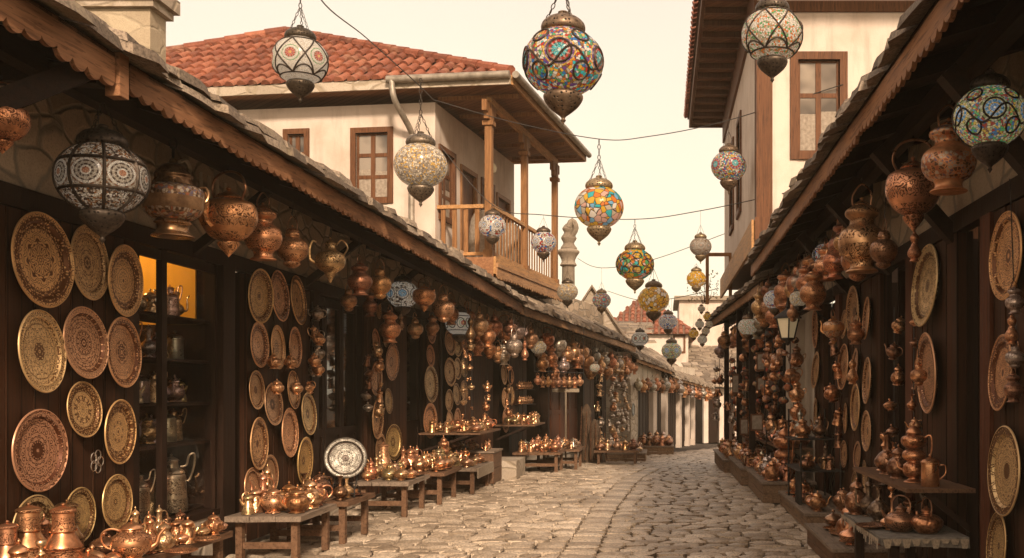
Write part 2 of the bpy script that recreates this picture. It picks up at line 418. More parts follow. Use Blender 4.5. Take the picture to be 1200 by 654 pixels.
def tray_mat(name, nfold, mscale, rough=.36, thin=9.0):
    """kaleidoscope of scrolls about the tray's centre"""
    t = NT(name); c, rn = objcol(t); o = t.obj()
    xyz = t.n('ShaderNodeSeparateXYZ'); t.l(o, xyz.inputs[0]); x, y = xyz.outputs[0], xyz.outputs[1]
    r = t.math('SQRT', t.math('ADD', t.math('MULTIPLY', x, x), t.math('MULTIPLY', y, y)))
    th = t.math('ARCTAN2', y, x); tp = t.math('PINGPONG', th, PI / nfold)
    cx = t.math('MULTIPLY', r, t.math('COSINE', tp)); cy = t.math('MULTIPLY', r, t.math('SINE', tp))
    cmb = t.n('ShaderNodeCombineXYZ'); t.l(cx, cmb.inputs[0]); t.l(cy, cmb.inputs[1]); t.l(t.math('MULTIPLY', rn, 20), cmb.inputs[2])
    ns = t.noise(cmb.outputs[0], mscale, 1.5, .5)
    lines = t.math('PINGPONG', t.math('MULTIPLY', ns, thin), .5)
    m1 = t.ramp(lines, [(.09, (0, 0, 0)), (.18, (1, 1, 1))])
    rings = t.math('ABSOLUTE', t.math('SINE', t.math('MULTIPLY', r, 19)))
    m2 = t.ramp(rings, [(.03, (0, 0, 0)), (.08, (1, 1, 1))])
    beads = t.vor(cmb.outputs[0], 34, 'F1'); m3 = t.ramp(beads, [(.30, (1, 1, 1)), (.42, (0, 0, 0))])
    zone = t.math('GREATER_THAN', t.math('SINE', t.math('ADD', t.math('MULTIPLY', r, 17), t.math('MULTIPLY', rn, 2))), .72)
    m = t.mix(zone, t.math('MULTIPLY', m1, m2), m3)
    gate = t.math('MULTIPLY', t.math('GREATER_THAN', r, .455), t.math('LESS_THAN', r, 9))
    rim = t.math('GREATER_THAN', r, .485)
    m = t.math('MAXIMUM', m, rim)
    patina = t.ramp(t.noise(o, 3, 5, .65), [(.35, (0, 0, 0)), (.75, (1, 1, 1))])
    lo = t.mix(1, c, (.17, .105, .065), 'MULTIPLY')
    hi = t.mix(t.math('MULTIPLY', patina, .5), c, t.mix(1, c, (.50, .42, .34), 'MULTIPLY'))
    col = t.mix(m, lo, hi)
    return t.fin(col, t.math('ADD', rough, t.math('MULTIPLY', patina, .2)), .5, t.bump(m, .9, .014))
M['tray_a'] = tray_mat('tray_engraving_rosette', 8, 8.5)
M['tray_b'] = tray_mat('tray_engraving_arabesque', 6, 13, .34, 8)
M['tray_c'] = tray_mat('tray_engraving_fine', 12, 18, .32, 6)
M['tray_d'] = tray_mat('tray_engraving_bold', 5, 6.5, .4, 10)

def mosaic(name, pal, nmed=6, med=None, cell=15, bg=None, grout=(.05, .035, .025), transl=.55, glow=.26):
    """glass mosaic on a globe of unit radius: medallions round the equator, small pieces between"""
    t = NT(name); o = t.obj()
    xyz = t.n('ShaderNodeSeparateXYZ'); t.l(o, xyz.inputs[0])
    th = t.math('ARCTAN2', xyz.outputs[1], xyz.outputs[0])
    tp = t.math('PINGPONG', th, PI / nmed); z = xyz.outputs[2]
    d = t.math('SQRT', t.math('ADD', t.math('MULTIPLY', tp, tp), t.math('MULTIPLY', z, t.math('MULTIPLY', z, 1.3))))
    cmb = t.n('ShaderNodeCombineXYZ'); t.l(tp, cmb.inputs[0]); t.l(z, cmb.inputs[1])
    oi = t.n('ShaderNodeObjectInfo')
    addv = t.n('ShaderNodeVectorMath', operation='ADD'); t.l(o, addv.inputs[0]); t.l(oi.outputs['Random'], addv.inputs[1])
    cidx = t.vor(addv.outputs[0], cell, 'F1', 'Color'); e = t.vor(addv.outputs[0], cell, 'DISTANCE_TO_EDGE')
    sep = t.n('ShaderNodeSeparateColor'); t.l(cidx, sep.inputs[0])
    k = len(pal)
    base = t.ramp(sep.outputs[0], [(i / k, c) for i, c in enumerate(pal)], True)
    if med:
        mcol = t.ramp(t.math('DIVIDE', d, .42), med, True)
        ang = t.math('ARCTAN2', z, tp); pet = t.math('SINE', t.math('MULTIPLY', ang, 12))
        mcol = t.mix(t.math('MULTIPLY', t.math('GREATER_THAN', pet, .2), .45), mcol, (.75, .68, .55))
        base = t.mix(t.math('LESS_THAN', d, .42), base, mcol)
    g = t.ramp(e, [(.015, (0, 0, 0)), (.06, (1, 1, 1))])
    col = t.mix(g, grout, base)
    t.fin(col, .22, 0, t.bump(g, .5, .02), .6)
    t.l(col, t.b.inputs['Emission Color']); t.b.inputs['Emission Strength'].default_value = glow  # even emission added so the unlit globes look bright and backlit
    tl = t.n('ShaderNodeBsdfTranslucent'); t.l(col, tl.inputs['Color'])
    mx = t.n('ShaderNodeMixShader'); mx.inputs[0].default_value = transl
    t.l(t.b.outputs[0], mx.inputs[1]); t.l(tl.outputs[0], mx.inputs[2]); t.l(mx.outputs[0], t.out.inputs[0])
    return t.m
W = (.84, .77, .66); CR = (.62, .51, .37); RED = (.55, .05, .03); BLU = (.05, .20, .50); TUR = (.06, .50, .52); YEL = (.80, .46, .05); GRN = (.12, .40, .14); ORA = (.75, .22, .04); PUR = (.20, .08, .28); DK = (.10, .06, .04); LB = (.22, .48, .68); BRN = (.28, .14, .07)
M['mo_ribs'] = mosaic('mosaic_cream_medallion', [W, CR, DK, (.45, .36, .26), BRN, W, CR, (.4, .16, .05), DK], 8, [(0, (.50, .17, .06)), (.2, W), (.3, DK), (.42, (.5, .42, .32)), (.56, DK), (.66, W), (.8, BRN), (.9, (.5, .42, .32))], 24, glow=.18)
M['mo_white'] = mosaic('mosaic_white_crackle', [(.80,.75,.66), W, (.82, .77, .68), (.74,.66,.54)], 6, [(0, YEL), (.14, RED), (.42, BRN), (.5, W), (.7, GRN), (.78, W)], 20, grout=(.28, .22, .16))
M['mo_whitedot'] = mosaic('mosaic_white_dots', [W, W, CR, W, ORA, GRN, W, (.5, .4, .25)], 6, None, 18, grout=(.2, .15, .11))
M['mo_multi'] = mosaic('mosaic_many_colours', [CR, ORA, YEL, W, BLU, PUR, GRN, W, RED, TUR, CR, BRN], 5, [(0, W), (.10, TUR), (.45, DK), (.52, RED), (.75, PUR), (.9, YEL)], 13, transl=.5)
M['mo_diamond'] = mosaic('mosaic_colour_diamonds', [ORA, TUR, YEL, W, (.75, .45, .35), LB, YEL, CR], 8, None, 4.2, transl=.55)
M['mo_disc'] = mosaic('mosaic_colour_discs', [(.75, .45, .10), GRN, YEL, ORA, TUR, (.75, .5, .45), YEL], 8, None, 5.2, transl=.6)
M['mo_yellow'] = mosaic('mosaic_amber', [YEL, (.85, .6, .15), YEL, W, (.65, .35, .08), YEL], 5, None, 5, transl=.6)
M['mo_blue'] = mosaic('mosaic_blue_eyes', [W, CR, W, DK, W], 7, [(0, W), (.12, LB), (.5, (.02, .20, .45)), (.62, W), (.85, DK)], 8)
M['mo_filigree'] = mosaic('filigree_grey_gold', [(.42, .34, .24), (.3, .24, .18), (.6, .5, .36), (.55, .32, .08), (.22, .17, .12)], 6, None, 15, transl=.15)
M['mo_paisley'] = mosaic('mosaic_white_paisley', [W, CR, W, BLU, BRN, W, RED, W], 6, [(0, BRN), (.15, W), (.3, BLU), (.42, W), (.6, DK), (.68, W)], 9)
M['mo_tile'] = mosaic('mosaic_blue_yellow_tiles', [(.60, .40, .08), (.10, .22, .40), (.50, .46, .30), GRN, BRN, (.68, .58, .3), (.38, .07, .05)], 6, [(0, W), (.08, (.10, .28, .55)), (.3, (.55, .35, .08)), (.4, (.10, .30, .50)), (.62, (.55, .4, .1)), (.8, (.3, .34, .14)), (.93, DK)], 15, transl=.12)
# ------------------------------------------------------------------ vessels
def tubeMB(path, r, seg=8, r2=None, n=4, flat=1.0):
    m = MB(); m.tube(cat(path, n), r, seg, r2, True, flat); return m
def latheMB(prof, seg=24, n=4, smooth=True):
    m = MB(); m.lathe(cat(prof, n) if smooth else prof, seg); return m
def proto(name, category, defs, h, r, lod=False):
    """defs: (part name, MB, material key, parent index, colour)"""
    if lod:
        m = MB(); mats = []; idx = []
        for (pn, mb, mk, par, ck) in defs:
            m.add(mb.v, mb.f); m.sm[-len(mb.f):] = mb.sm
            if mk not in mats: mats.append(mk)
            idx += [mats.index(mk)] * len(mb.f)
        me = m.mesh(name, [M[k] for k in mats]); me.polygons.foreach_set('material_index', idx)
        return Proto(name, category, [(name, me, None, None)], h, r)
    return Proto(name, category, [(pn, mb.mesh(pn, M[mk]), par, ck) for (pn, mb, mk, par, ck) in defs], h, r)

def lid(r, z, h=.06, seg=20):
    m = MB(); m.lathe(cat([(r * 1.03, z), (r * 1.05, z + h * .1), (r * .8, z + h * .42), (r * .35, z + h * .7), (r * .1, z + h * .82), (r * .09, z + h * .9), (r * .2, z + h * 1.02), (r * .17, z + h * 1.15), (r * .05, z + h * 1.28), (0.0001, z + h * 1.36)], 3), seg); return m

def P_teapot(lod, mk='hammer'):
    s = 12 if lod else 26
    b = latheMB([(.0001, 0), (.065, 0), (.07, .008), (.058, .022), (.10, .06), (.118, .105), (.105, .15), (.066, .178), (.06, .19), (.068, .197)], s, 2 if lod else 4)
    return proto('copper_teapot', 'teapot', [('body', b, mk, None, None), ('lid', lid(.064, .195, .055, s), 'plain', None, None),
        ('spout', tubeMB([(.095, 0, .07), (.14, 0, .10), (.155, 0, .15), (.19, 0, .195)], [.024, .022, .019, .016, .0145, .0135, .013, .012, .011, .0105, .010, .0095, .009], 6 if lod else 10, n=4), 'plain', None, None),
        ('handle', tubeMB([(-.062, 0, .185), (-.11, 0, .20), (-.155, 0, .18), (-.165, 0, .13), (-.14, 0, .09), (-.11, 0, .075)], .0075, 6, n=2 if lod else 4), 'plain', None, None)], .27, .14, lod)
def P_ewer(lod, mk='engrave'):
    s = 12 if lod else 26
    b = latheMB([(.0001, 0), (.06, 0), (.064, .01), (.035, .03), (.03, .045), (.075, .08), (.09, .12), (.075, .165), (.038, .20), (.028, .25), (.034, .30), (.042, .31)], s, 2 if lod else 4)
    return proto('copper_ewer', 'ewer', [('body', b, mk, None, None), ('lid', lid(.038, .31, .06, s), 'plain', None, None),
        ('spout', tubeMB([(.078, 0, .11), (.12, 0, .12), (.13, 0, .18), (.125, 0, .25), (.15, 0, .30)], [.016 - .0005 * i for i in range(17)], 6 if lod else 9, n=4), 'plain', None, None),
        ('handle', tubeMB([(-.032, 0, .30), (-.075, 0, .315), (-.12, 0, .27), (-.12, 0, .19), (-.095, 0, .13), (-.082, 0, .12)], .007, 6, n=2 if lod else 4), 'plain', None, None)], .40, .12, lod)
def P_coffee(lod, mk='hammer'):
    s = 12 if lod else 24
    b = latheMB([(.0001, 0), (.07, 0), (.075, .01), (.06, .07), (.042, .13), (.04, .15), (.056, .17), (.058, .178)], s, 2 if lod else 4)
    return proto('coffee_pot', 'coffee pot', [('body', b, mk, None, None), ('lid', lid(.054, .176, .05, s), 'plain', None, None),
        ('spout', tubeMB([(.05, 0, .10), (.075, 0, .13), (.092, 0, .165)], [.018 - .0012 * i for i in range(9)], 6, n=4), 'plain', None, None),
        ('handle', tubeMB([(-.05, 0, .16), (-.09, 0, .19), (-.125, 0, .15), (-.105, 0, .06), (-.07, 0, .04)], .007, 6, n=2 if lod else 4), 'plain', None, None)], .245, .09, lod)
def P_bowl(lod, mk='engrave'):
    s = 12 if lod else 26
    b = latheMB([(.0001, 0), (.045, 0), (.048, .01), (.04, .018), (.085, .045), (.10, .08), (.104, .085)], s, 2 if lod else 4)
    return proto('covered_bowl', 'bowl', [('body', b, mk, None, None), ('lid', lid(.10, .083, .085, s), 'plain', None, None)], .20, .105, lod)
def P_jar(lod, mk='hammer'):
    s = 12 if lod else 26
    b = latheMB([(.0001, 0), (.075, 0), (.08, .012), (.07, .024), (.10, .06), (.11, .11), (.09, .165), (.055, .195), (.052, .22), (.065, .232)], s, 2 if lod else 4)
    h = MB()
    for sx in (-1, 1): h2 = tubeMB([(sx * .09, 0, .17), (sx * .125, 0, .19), (sx * .13, 0, .15), (sx * .108, 0, .12)], .006, 6, n=3); h.add(h2.v, h2.f, True)
    h1 = tubeMB([(.09, 0, .17), (.125, 0, .19), (.13, 0, .15), (.108, 0, .12)], .006, 6, n=3); h3 = tubeMB([(-.09, 0, .17), (-.125, 0, .19), (-.13, 0, .15), (-.108, 0, .12)], .006, 6, n=3)
    return proto('lidded_urn', 'urn', [('body', b, mk, None, None), ('lid', lid(.06, .231, .07, s), 'plain', None, None), ('handle', h1, 'plain', None, None), ('handle', h3, 'plain', None, None)], .33, .12, lod)
def P_cup(lod, mk='plain'):
    s = 10 if lod else 18
    b = latheMB([(.0001, 0), (.03, 0), (.032, .006), (.018, .016), (.03, .04), (.036, .075), (.038, .078), (.034, .075), (.026, .04), (.0001, .03)], s, 2 if lod else 3)
    return proto('small_cup', 'cup', [('small_cup', b, mk, None, None)], .08, .04, True)
def P_vase(lod, mk='hammer'):
    s = 12 if lod else 24
    b = latheMB([(.0001, 0), (.055, 0), (.06, .008), (.045, .02), (.085, .06), (.095, .10), (.06, .15), (.026, .18), (.02, .24), (.03, .285), (.05, .30), (.046, .30), (.02, .275)], s, 2 if lod else 4)
    return proto('long_necked_vase', 'vase', [('long_necked_vase', b, mk, None, None)], .30, .095, True)
def P_round(lod, mk='hammer'):
    s = 12 if lod else 28
    b = latheMB([(.0001, 0), (.06, 0), (.10, .025), (.135, .075), (.13, .115), (.09, .15), (.045, .165), (.042, .185), (.05, .19)], s, 2 if lod else 4)
    return proto('bail_kettle', 'kettle', [('body', b, mk, None, None), ('lid', lid(.045, .188, .035, s), 'plain', None, None),
        ('spout', tubeMB([(.12, 0, .09), (.16, 0, .125), (.18, 0, .165)], [.022 - .0015 * i for i in range(9)], 7, n=4), 'plain', None, None),
        ('handle', tubeMB([(-.075, 0, .155), (-.085, 0, .23), (-.045, 0, .29), (.045, 0, .29), (.085, 0, .23), (.075, 0, .155)], .0065, 6, n=2 if lod else 4), 'iron', None, DARKCU)], .29, .14, lod)
def P_tier(lod, mk='engrave'):
    s = 14 if lod else 28; d = []
    z = 0
    for i, (r, h) in enumerate(((.12, .10), (.118, .07), (.116, .02))):
        b = latheMB([(.0001, z), (r * .96, z), (r, z + .006), (r * .985, z + h - .012), (r * 1.07, z + h - .008), (r * 1.07, z + h), (.0001, z + h)], s, 1, False)
        d.append(('tier', b, mk, None, None)); z += h
    d.append(('shoulder', latheMB([(.118, z), (.11, z + .02), (.075, z + .09), (.075, z + .10), (.088, z + .105), (.088, z + .115)], s, 3), 'plain', None, None)); z += .112
    d.append(('neck', latheMB([(.075, z), (.07, z + .03), (.068, z + .12), (.082, z + .128), (.082, z + .14)], s, 1, False), 'engrave', None, None)); z += .138
    d.append(('lid', lid(.078, z, .04, s), 'plain', None, None))
    return proto('tiered_copper_vessel', 'tiered vessel', d, z + .06, .13, lod)
def P_samovar(lod, mk='hammer'):
    s = 14 if lod else 28
    d = [('base', latheMB([(.0001, 0), (.09, 0), (.095, .012), (.06, .03), (.05, .055)], s, 3), 'plain', None, None),
         ('body', latheMB([(.05, .05), (.09, .07), (.11, .12), (.10, .17), (.07, .195), (.065, .21)], s, 3), mk, None, None),
         ('middle_bowl', latheMB([(.06, .205), (.095, .225), (.115, .26), (.10, .30), (.06, .325), (.055, .335)], s, 3), 'engrave', None, None),
         ('upper_bowl', latheMB([(.055, .33), (.10, .35), (.125, .395), (.115, .44), (.07, .46), (.06, .475), (.07, .48)], s, 3), mk, None, None),
         ('lid', lid(.07, .478, .09, s), 'plain', None, None),
         ('handle', tubeMB([(-.10, 0, .43), (-.16, 0, .46), (-.175, 0, .36), (-.15, 0, .2), (-.105, 0, .15)], .009, 7, n=3), 'plain', None, None),
         ('spout', tubeMB([(.10, 0, .12), (.15, 0, .14), (.17, 0, .20)], .012, 7, .008), 'plain', None, None)]
    return proto('stacked_samovar', 'samovar', d, .60, .13, lod)
def P_canister(lod, mk='plain'):
    s = 14 if lod else 26
    return proto('copper_canister', 'canister', [('body', latheMB([(.0001, 0), (.068, 0), (.07, .004), (.066, .17), (.07, .175), (.07, .182)], s, 1, False), mk, None, None),
        ('lid', lid(.07, .182, .05, s), 'hammer', None, None), ('handle', tubeMB([(-.066, 0, .16), (-.11, 0, .16), (-.115, 0, .1), (-.068, 0, .05)], .006, 6), 'plain', None, None)], .25, .075, lod)
def P_dish(lod, mk='engrave'):
    s = 14 if lod else 28
    b = latheMB([(.0001, .006), (.08, .006), (.10, .02), (.13, .028), (.132, .024), (.10, .008), (.07, 0), (.0001, 0)], s, 1, False)
    return proto('shallow_dish', 'dish', [('shallow_dish', b, mk, None, None)], .03, .13, True)
def P_candle(lod, mk='plain'):
    s = 10 if lod else 20
    b = latheMB([(.0001, 0), (.05, 0), (.052, .008), (.02, .025), (.012, .05), (.022, .07), (.010, .09), (.010, .16), (.024, .18), (.012, .20), (.012, .22), (.03, .24), (.026, .265), (.0001, .26)], s, 3)
    return proto('brass_candlestick', 'candlestick', [('brass_candlestick', b, mk, None, None)], .265, .05, True)
def P_coffee_tall(lod, mk='engrave'):
    s = 14 if lod else 28
    b = latheMB([(.0001, 0), (.10, 0), (.11, .01), (.115, .03), (.105, .15), (.10, .26), (.085, .275)], s, 2)
    n = latheMB([(.085, .275), (.095, .285), (.075, .31), (.05, .325), (.048, .37), (.055, .375)], s, 2)
    return proto('tall_lidded_pitcher', 'pitcher', [('body', b, mk, None, None), ('neck', n, 'plain', None, None), ('lid', lid(.05, .375, .04, s), 'plain', None, None),
        ('handle', tubeMB([(.06, 0, .33), (.10, 0, .34), (.12, 0, .41), (.155, 0, .42), (.155, 0, .34), (.13, 0, .25), (.11, 0, .22)], .008, 7), 'plain', None, None)], .43, .13, lod)
MK = {'teapot': P_teapot, 'ewer': P_ewer, 'coffee pot': P_coffee, 'covered bowl': P_bowl, 'lidded urn': P_jar, 'small cup': P_cup, 'vase': P_vase,
      'round kettle': P_round, 'tiered vessel': P_tier, 'samovar': P_samovar, 'canister': P_canister, 'dish': P_dish, 'candlestick': P_candle, 'tall pitcher': P_coffee_tall}
_pc = {}
def getp(kind, lod=False, mk=None):
    key = (kind, lod, mk)
    if key not in _pc: _pc[key] = MK[kind](lod, mk) if mk else MK[kind](lod)
    return _pc[key]

# ---- hanging pots, origin at the hook eye (top), hanging down; unit ~ width .30
def hang_defs(shape, lod, mk):
    s = 12 if lod else 28; n = 2 if lod else 4; d = []
    if shape == 'kettle':      # squat, bail handle, pointed foot, spout in front
        d = [('body', latheMB([(.0001, -.49), (.012, -.475), (.05, -.43), (.06, -.405), (.045, -.40), (.10, -.37), (.145, -.30), (.15, -.24), (.13, -.185), (.07, -.16), (.065, -.155)], s, n), mk, None, None),
             ('lid', lid(.066, -.155, .05, s), 'plain', None, None),
             ('handle', tubeMB([(0, -.085, -.165), (0, -.11, -.10), (0, -.08, -.03), (0, 0, -.005), (0, .08, -.03), (0, .11, -.10), (0, .085, -.165)], .0075, 7, n=n), 'plain', None, DARKCU),
             ('spout', tubeMB([(.13, 0, -.32), (.175, 0, -.28), (.165, 0, -.20), (.185, 0, -.15)], [.02 - .0009 * i for i in range(13)], 7, n=4), 'plain', None, None)]
    elif shape == 'urn':       # gourd body on a foot with a waisted neck
        d = [('body', latheMB([(.0001, -.50), (.085, -.50), (.09, -.49), (.07, -.475), (.072, -.44), (.11, -.41), (.135, -.35), (.125, -.28), (.075, -.235), (.07, -.205), (.095, -.18), (.092, -.15), (.05, -.125)], s, n), mk, None, None),
             ('lid', lid(.05, -.126, .04, s), 'plain', None, None),
             ('handle', tubeMB([(-.055, 0, -.13), (-.06, 0, -.06), (0, 0, -.003), (.06, 0, -.06), (.055, 0, -.13)], .0055, 6, n=n), 'plain', None, DARKCU)]
    elif shape == 'jar':       # round body, small neck, pendant foot
        d = [('body', latheMB([(.0001, -.47), (.03, -.465), (.07, -.44), (.075, -.42), (.065, -.41), (.115, -.37), (.14, -.31), (.13, -.245), (.085, -.205), (.06, -.195), (.065, -.17), (.055, -.14)], s, n), mk, None, None),
             ('lid', lid(.055, -.14, .045, s), 'plain', None, None),
             ('handle', tubeMB([(-.055, 0, -.15), (-.05, 0, -.06), (0, 0, -.003), (.05, 0, -.06), (.055, 0, -.15)], .0045, 6, n=n), 'plain', None, DARKCU)]
    elif shape == 'drum':      # broad inlaid drum on a flared foot, chain hung, ear handle
        d = [('body', latheMB([(.06, -.36), (.11, -.34), (.15, -.30), (.158, -.24), (.155, -.185), (.13, -.165), (.10, -.155)], s, n), mk, None, None),
             ('foot', latheMB([(.0001, -.45), (.10, -.45), (.108, -.44), (.085, -.42), (.082, -.385), (.098, -.37), (.08, -.35)], s, n), 'plain', None, None),
             ('lid', latheMB([(.11, -.155), (.095, -.12), (.098, -.10), (.075, -.07), (.06, -.05), (.025, -.03), (.016, -.01), (.0001, -.0)], s, n), 'hammer', None, None),
             ('handle', tubeMB([(0, .12, -.165), (0, .165, -.15), (0, .185, -.185), (0, .175, -.225), (0, .155, -.24)], .008, 7, n=n), 'plain', None, None)]
    elif shape == 'ewer':
        d = [('body', latheMB([(.0001, -.50), (.01, -.485), (.045, -.42), (.06, -.395), (.11, -.36), (.135, -.30), (.12, -.23), (.06, -.19), (.045, -.15), (.05, -.13)], s, n), mk, None, None),
             ('lid', lid(.05, -.13, .05, s), 'plain', None, None),
             ('handle', tubeMB([(.11, 0, -.24), (.15, 0, -.16), (.10, 0, -.09), (.05, 0, -.14)], .008, 7, n=n), 'plain', None, None),
             ('spout', tubeMB([(-.12, 0, -.31), (-.17, 0, -.28), (-.175, 0, -.18), (-.15, 0, -.11), (-.12, 0, -.12)], .018, 7, .011, n=n), 'plain', None, None),
             ('hanger', tubeMB([(.0, 0, -.07), (.01, 0, -.035), (0, 0, -.003)], .004, 5, n=n), 'iron', None, IRON)]
    elif shape == 'tall':
        d = [('body', latheMB([(.0001, -.52), (.055, -.52), (.06, -.50), (.045, -.48), (.085, -.44), (.09, -.38), (.05, -.30), (.035, -.25), (.05, -.22), (.06, -.17), (.04, -.13), (.02, -.11)], s, n), mk, None, None),
             ('lid', lid(.025, -.115, .04, s), 'plain', None, None), ('hanger', tubeMB([(.0, 0, -.07), (.01, 0, -.035), (0, 0, -.003)], .004, 5, n=n), 'iron', None, IRON)]
    return d
HN = {'kettle': ('hanging_kettle', 'kettle'), 'urn': ('hanging_urn', 'urn'), 'jar': ('hanging_jar', 'jar'), 'drum': ('hanging_inlaid_pot', 'pot'), 'ewer': ('hanging_ewer', 'ewer'), 'tall': ('hanging_flask', 'flask')}
_hc = {}
def geth(shape, lod=False, mk='hammer'):
    key = (shape, lod, mk)
    if key not in _hc:
        nm, c = HN[shape]; _hc[key] = proto(nm, c, hang_defs(shape, lod, mk), .5, .15, lod)
    return _hc[key]
def hook_part(root, top, bottom, r=.004, chain=False):
    """wire or chain from the beam down to the thing's eye, a part of the thing"""
    m = MB(); L = top - bottom
    if L < .01: return
    s = root.scale[0]
    if chain: m.chain((0, 0, 0), (0, 0, L / s), .045, .005)
    else:
        m.tube(cat([(0, 0, -.01), (.004, .003, L * .3 / s), (-.004, 0, L * .7 / s), (0, 0, L / s)], 3), r / s, 5)
        m.tube([(.0, .0, .0), (.012, 0, .01), (.016, 0, .028), (.0, 0, .036)], r / s * 1.2, 5)
    me = m.mesh('hook', M['iron'])
    o = bpy.data.objects.new('hook_chain' if chain else 'hook', me); COL.objects.link(o); o.parent = root; o.color = (*IRON, 1)

# ---- trays, unit radius .5 in the XY plane facing +Z
def P_tray(mk):
    d = MB(); d.lathe([(.0001, .012), (.36, .012), (.385, .016)], 40)
    rr = MB(); rr.lathe([(.385, .016), (.395, .030), (.41, .050), (.43, .046), (.478, .052), (.488, .064), (.498, .060), (.503, .050), (.497, .040), (.42, .036), (.40, .0), (.0001, 0)], 56)
    return Proto('engraved_tray', 'tray', [('dish', d.mesh('dish', M[mk]), None, None), ('rim', rr.mesh('rim', M[mk]), None, None)], 1, .5)
TR = {k: P_tray(k) for k in ('tray_a', 'tray_b', 'tray_c', 'tray_d')}
def tray_lod(mk):
    m = MB(); m.lathe([(.0001, .012), (.385, .016), (.405, .045), (.49, .055), (.50, .05), (.40, .0), (.0001, 0)], 28)
    return Proto('engraved_tray', 'tray', [('engraved_tray', m.mesh('engraved_tray', M[mk]), None, None)], 1, .5)
TRL = {k: tray_lod(k) for k in TR}
def put_tray(c, n, diam, label, group, mk='tray_a', color=GOLD, tilt=0, lod=False, spin=None):
    """c centre of its back, n the way it faces"""
    n = Vector(n).normalized(); q = n.to_track_quat('Z', 'Y')
    e = (q @ Euler((0, 0, spin if spin is not None else rnd.uniform(0, 6.28))).to_quaternion()).to_euler()
    return place((TRL if lod else TR)[mk], c, label, group, e, diam, color)

# ------------------------------------------------------------------ lanterns; unit globe radius 1, origin at globe centre
ZR = .86
def gpt(th, ph, r=1.0):
    return (r * math.cos(ph) * math.cos(th), r * math.cos(ph) * math.sin(th), r * ZR * math.sin(ph))
def lantern_proto(lat, gm, capm='pierced', lod=False, med=6):
    s = 20 if lod else 40
    ph0, ph1 = R(-66), R(62); prof = []
    for i in range(15 if not lod else 9):
        ph = ph0 + (ph1 - ph0) * i / (14 if not lod else 8); prof.append((math.cos(ph), ZR * math.sin(ph)))
    g = MB(); g.lathe(prof, s)
    zt = ZR * math.sin(ph1); zb = ZR * math.sin(ph0)
    c = latheMB([(.44, zt - .02), (.53, zt + .01), (.56, zt + .10), (.52, zt + .22), (.38, zt + .34), (.20, zt + .41), (.12, zt + .45), (.13, zt + .50), (.06, zt + .53), (.0001, zt + .54)], s, 3)
    b = latheMB([(.40, zb + .03), (.44, zb), (.50, zb - .07), (.48, zb - .18), (.37, zb - .34), (.20, zb - .49), (.08, zb - .58), (.045, zb - .64), (.07, zb - .68), (.03, zb - .74), (.0001, zb - .80)], s, 3)
    d = [('glass_globe', g, gm, None, None), ('cap', c, capm, None, None), ('drop_finial', b, capm, None, None)]
    L = MB(); tr = .030; k = 5
    def onsphere(f, n, closed=False):
        nonlocal L
        pts = [gpt(*f(i / n), 1.006) for i in range(n + 1)]; L.tube(pts, tr, k, cap=False)
    if lat == 'ribs':
        tr = .042
        for i in range(8): th = PI / 8 + i * PI / 4; onsphere(lambda t: (th, ph0 + (ph1 - ph0) * t), 12)
        for ph in (-.42, .40): onsphere(lambda t: (2 * PI * t, ph), 36)
    elif lat == 'rings':
        for i in range(med):
            th0 = 2 * PI * i / med
            onsphere(lambda t: (th0 + .30 * math.cos(2 * PI * t), .33 * math.sin(2 * PI * t)), 18)
            th1 = th0 + PI / med
            onsphere(lambda t: (th1 + .24 * math.cos(2 * PI * t), -.52 + .26 * math.sin(2 * PI * t)), 16)
            onsphere(lambda t: (th1 + .26 * math.cos(2 * PI * t), .58 + .24 * math.sin(2 * PI * t)), 16)
        onsphere(lambda t: (2 * PI * t, .28 * math.sin(med * 2 * PI * t) - .14), 80)
    elif lat == 'diamond':
        for sg in (-1, 1):
            for i in range(med):
                th0 = 2 * PI * i / med
                onsphere(lambda t: (th0 + sg * (t * 2 * PI / med) , -.80 + 1.60 * t), 12)
        onsphere(lambda t: (2 * PI * t, -.80), 30)
        onsphere(lambda t: (2 * PI * t, .82), 30)
        for i in range(med):
            th0 = 2 * PI * i / med
            onsphere(lambda t: (th0 + t * 2 * PI / med, -.80 + .35 * math.sin(PI * t)), 8)
    elif lat == 'discs':
        for row, ph in enumerate((-.45, 0, .45)):
            m_ = 10 if row == 1 else 9
            for i in range(m_):
                th0 = 2 * PI * (i + .5 * row) / m_
                onsphere(lambda t: (th0 + .24 * math.cos(2 * PI * t) / math.cos(ph), ph + .21 * math.sin(2 * PI * t)), 12)
    elif lat == 'cage':
        for i in range(10):
            th0 = 2 * PI * i / 10
            onsphere(lambda t: (th0 + .27 * math.cos(2 * PI * t), .42 * math.sin(2 * PI * t)), 14)
        for ph in (-.62, .62): onsphere(lambda t: (2 * PI * t, ph), 28)
    if L.v: d.append(('lattice', L, 'iron', None, (.07, .05, .035)))
    for i in range(3):
        a = 2 * PI * i / 3 + .5; m = MB(); p0 = (.48 * math.cos(a), .48 * math.sin(a), zt + .16); p1 = (.03 * math.cos(a), .03 * math.sin(a), zt + 1.15)
        if lod: m.tube([p0, p1], .013, 4)
        else: m.chain(p0, p1, .10, .014)
        d.append(('chain', m, 'iron', None, (.10, .075, .055)))
    if lod:
        d = [x for x in d if x[0] != 'chain'] + [('chain', x[1], 'iron', None, (.1, .075, .055)) for x in d if x[0] == 'chain']
    pr = proto('mosaic_lantern', 'lantern', d, zt + 1.15, 1, False)
    pr.top = zt + 1.15
    return pr
_lc = {}
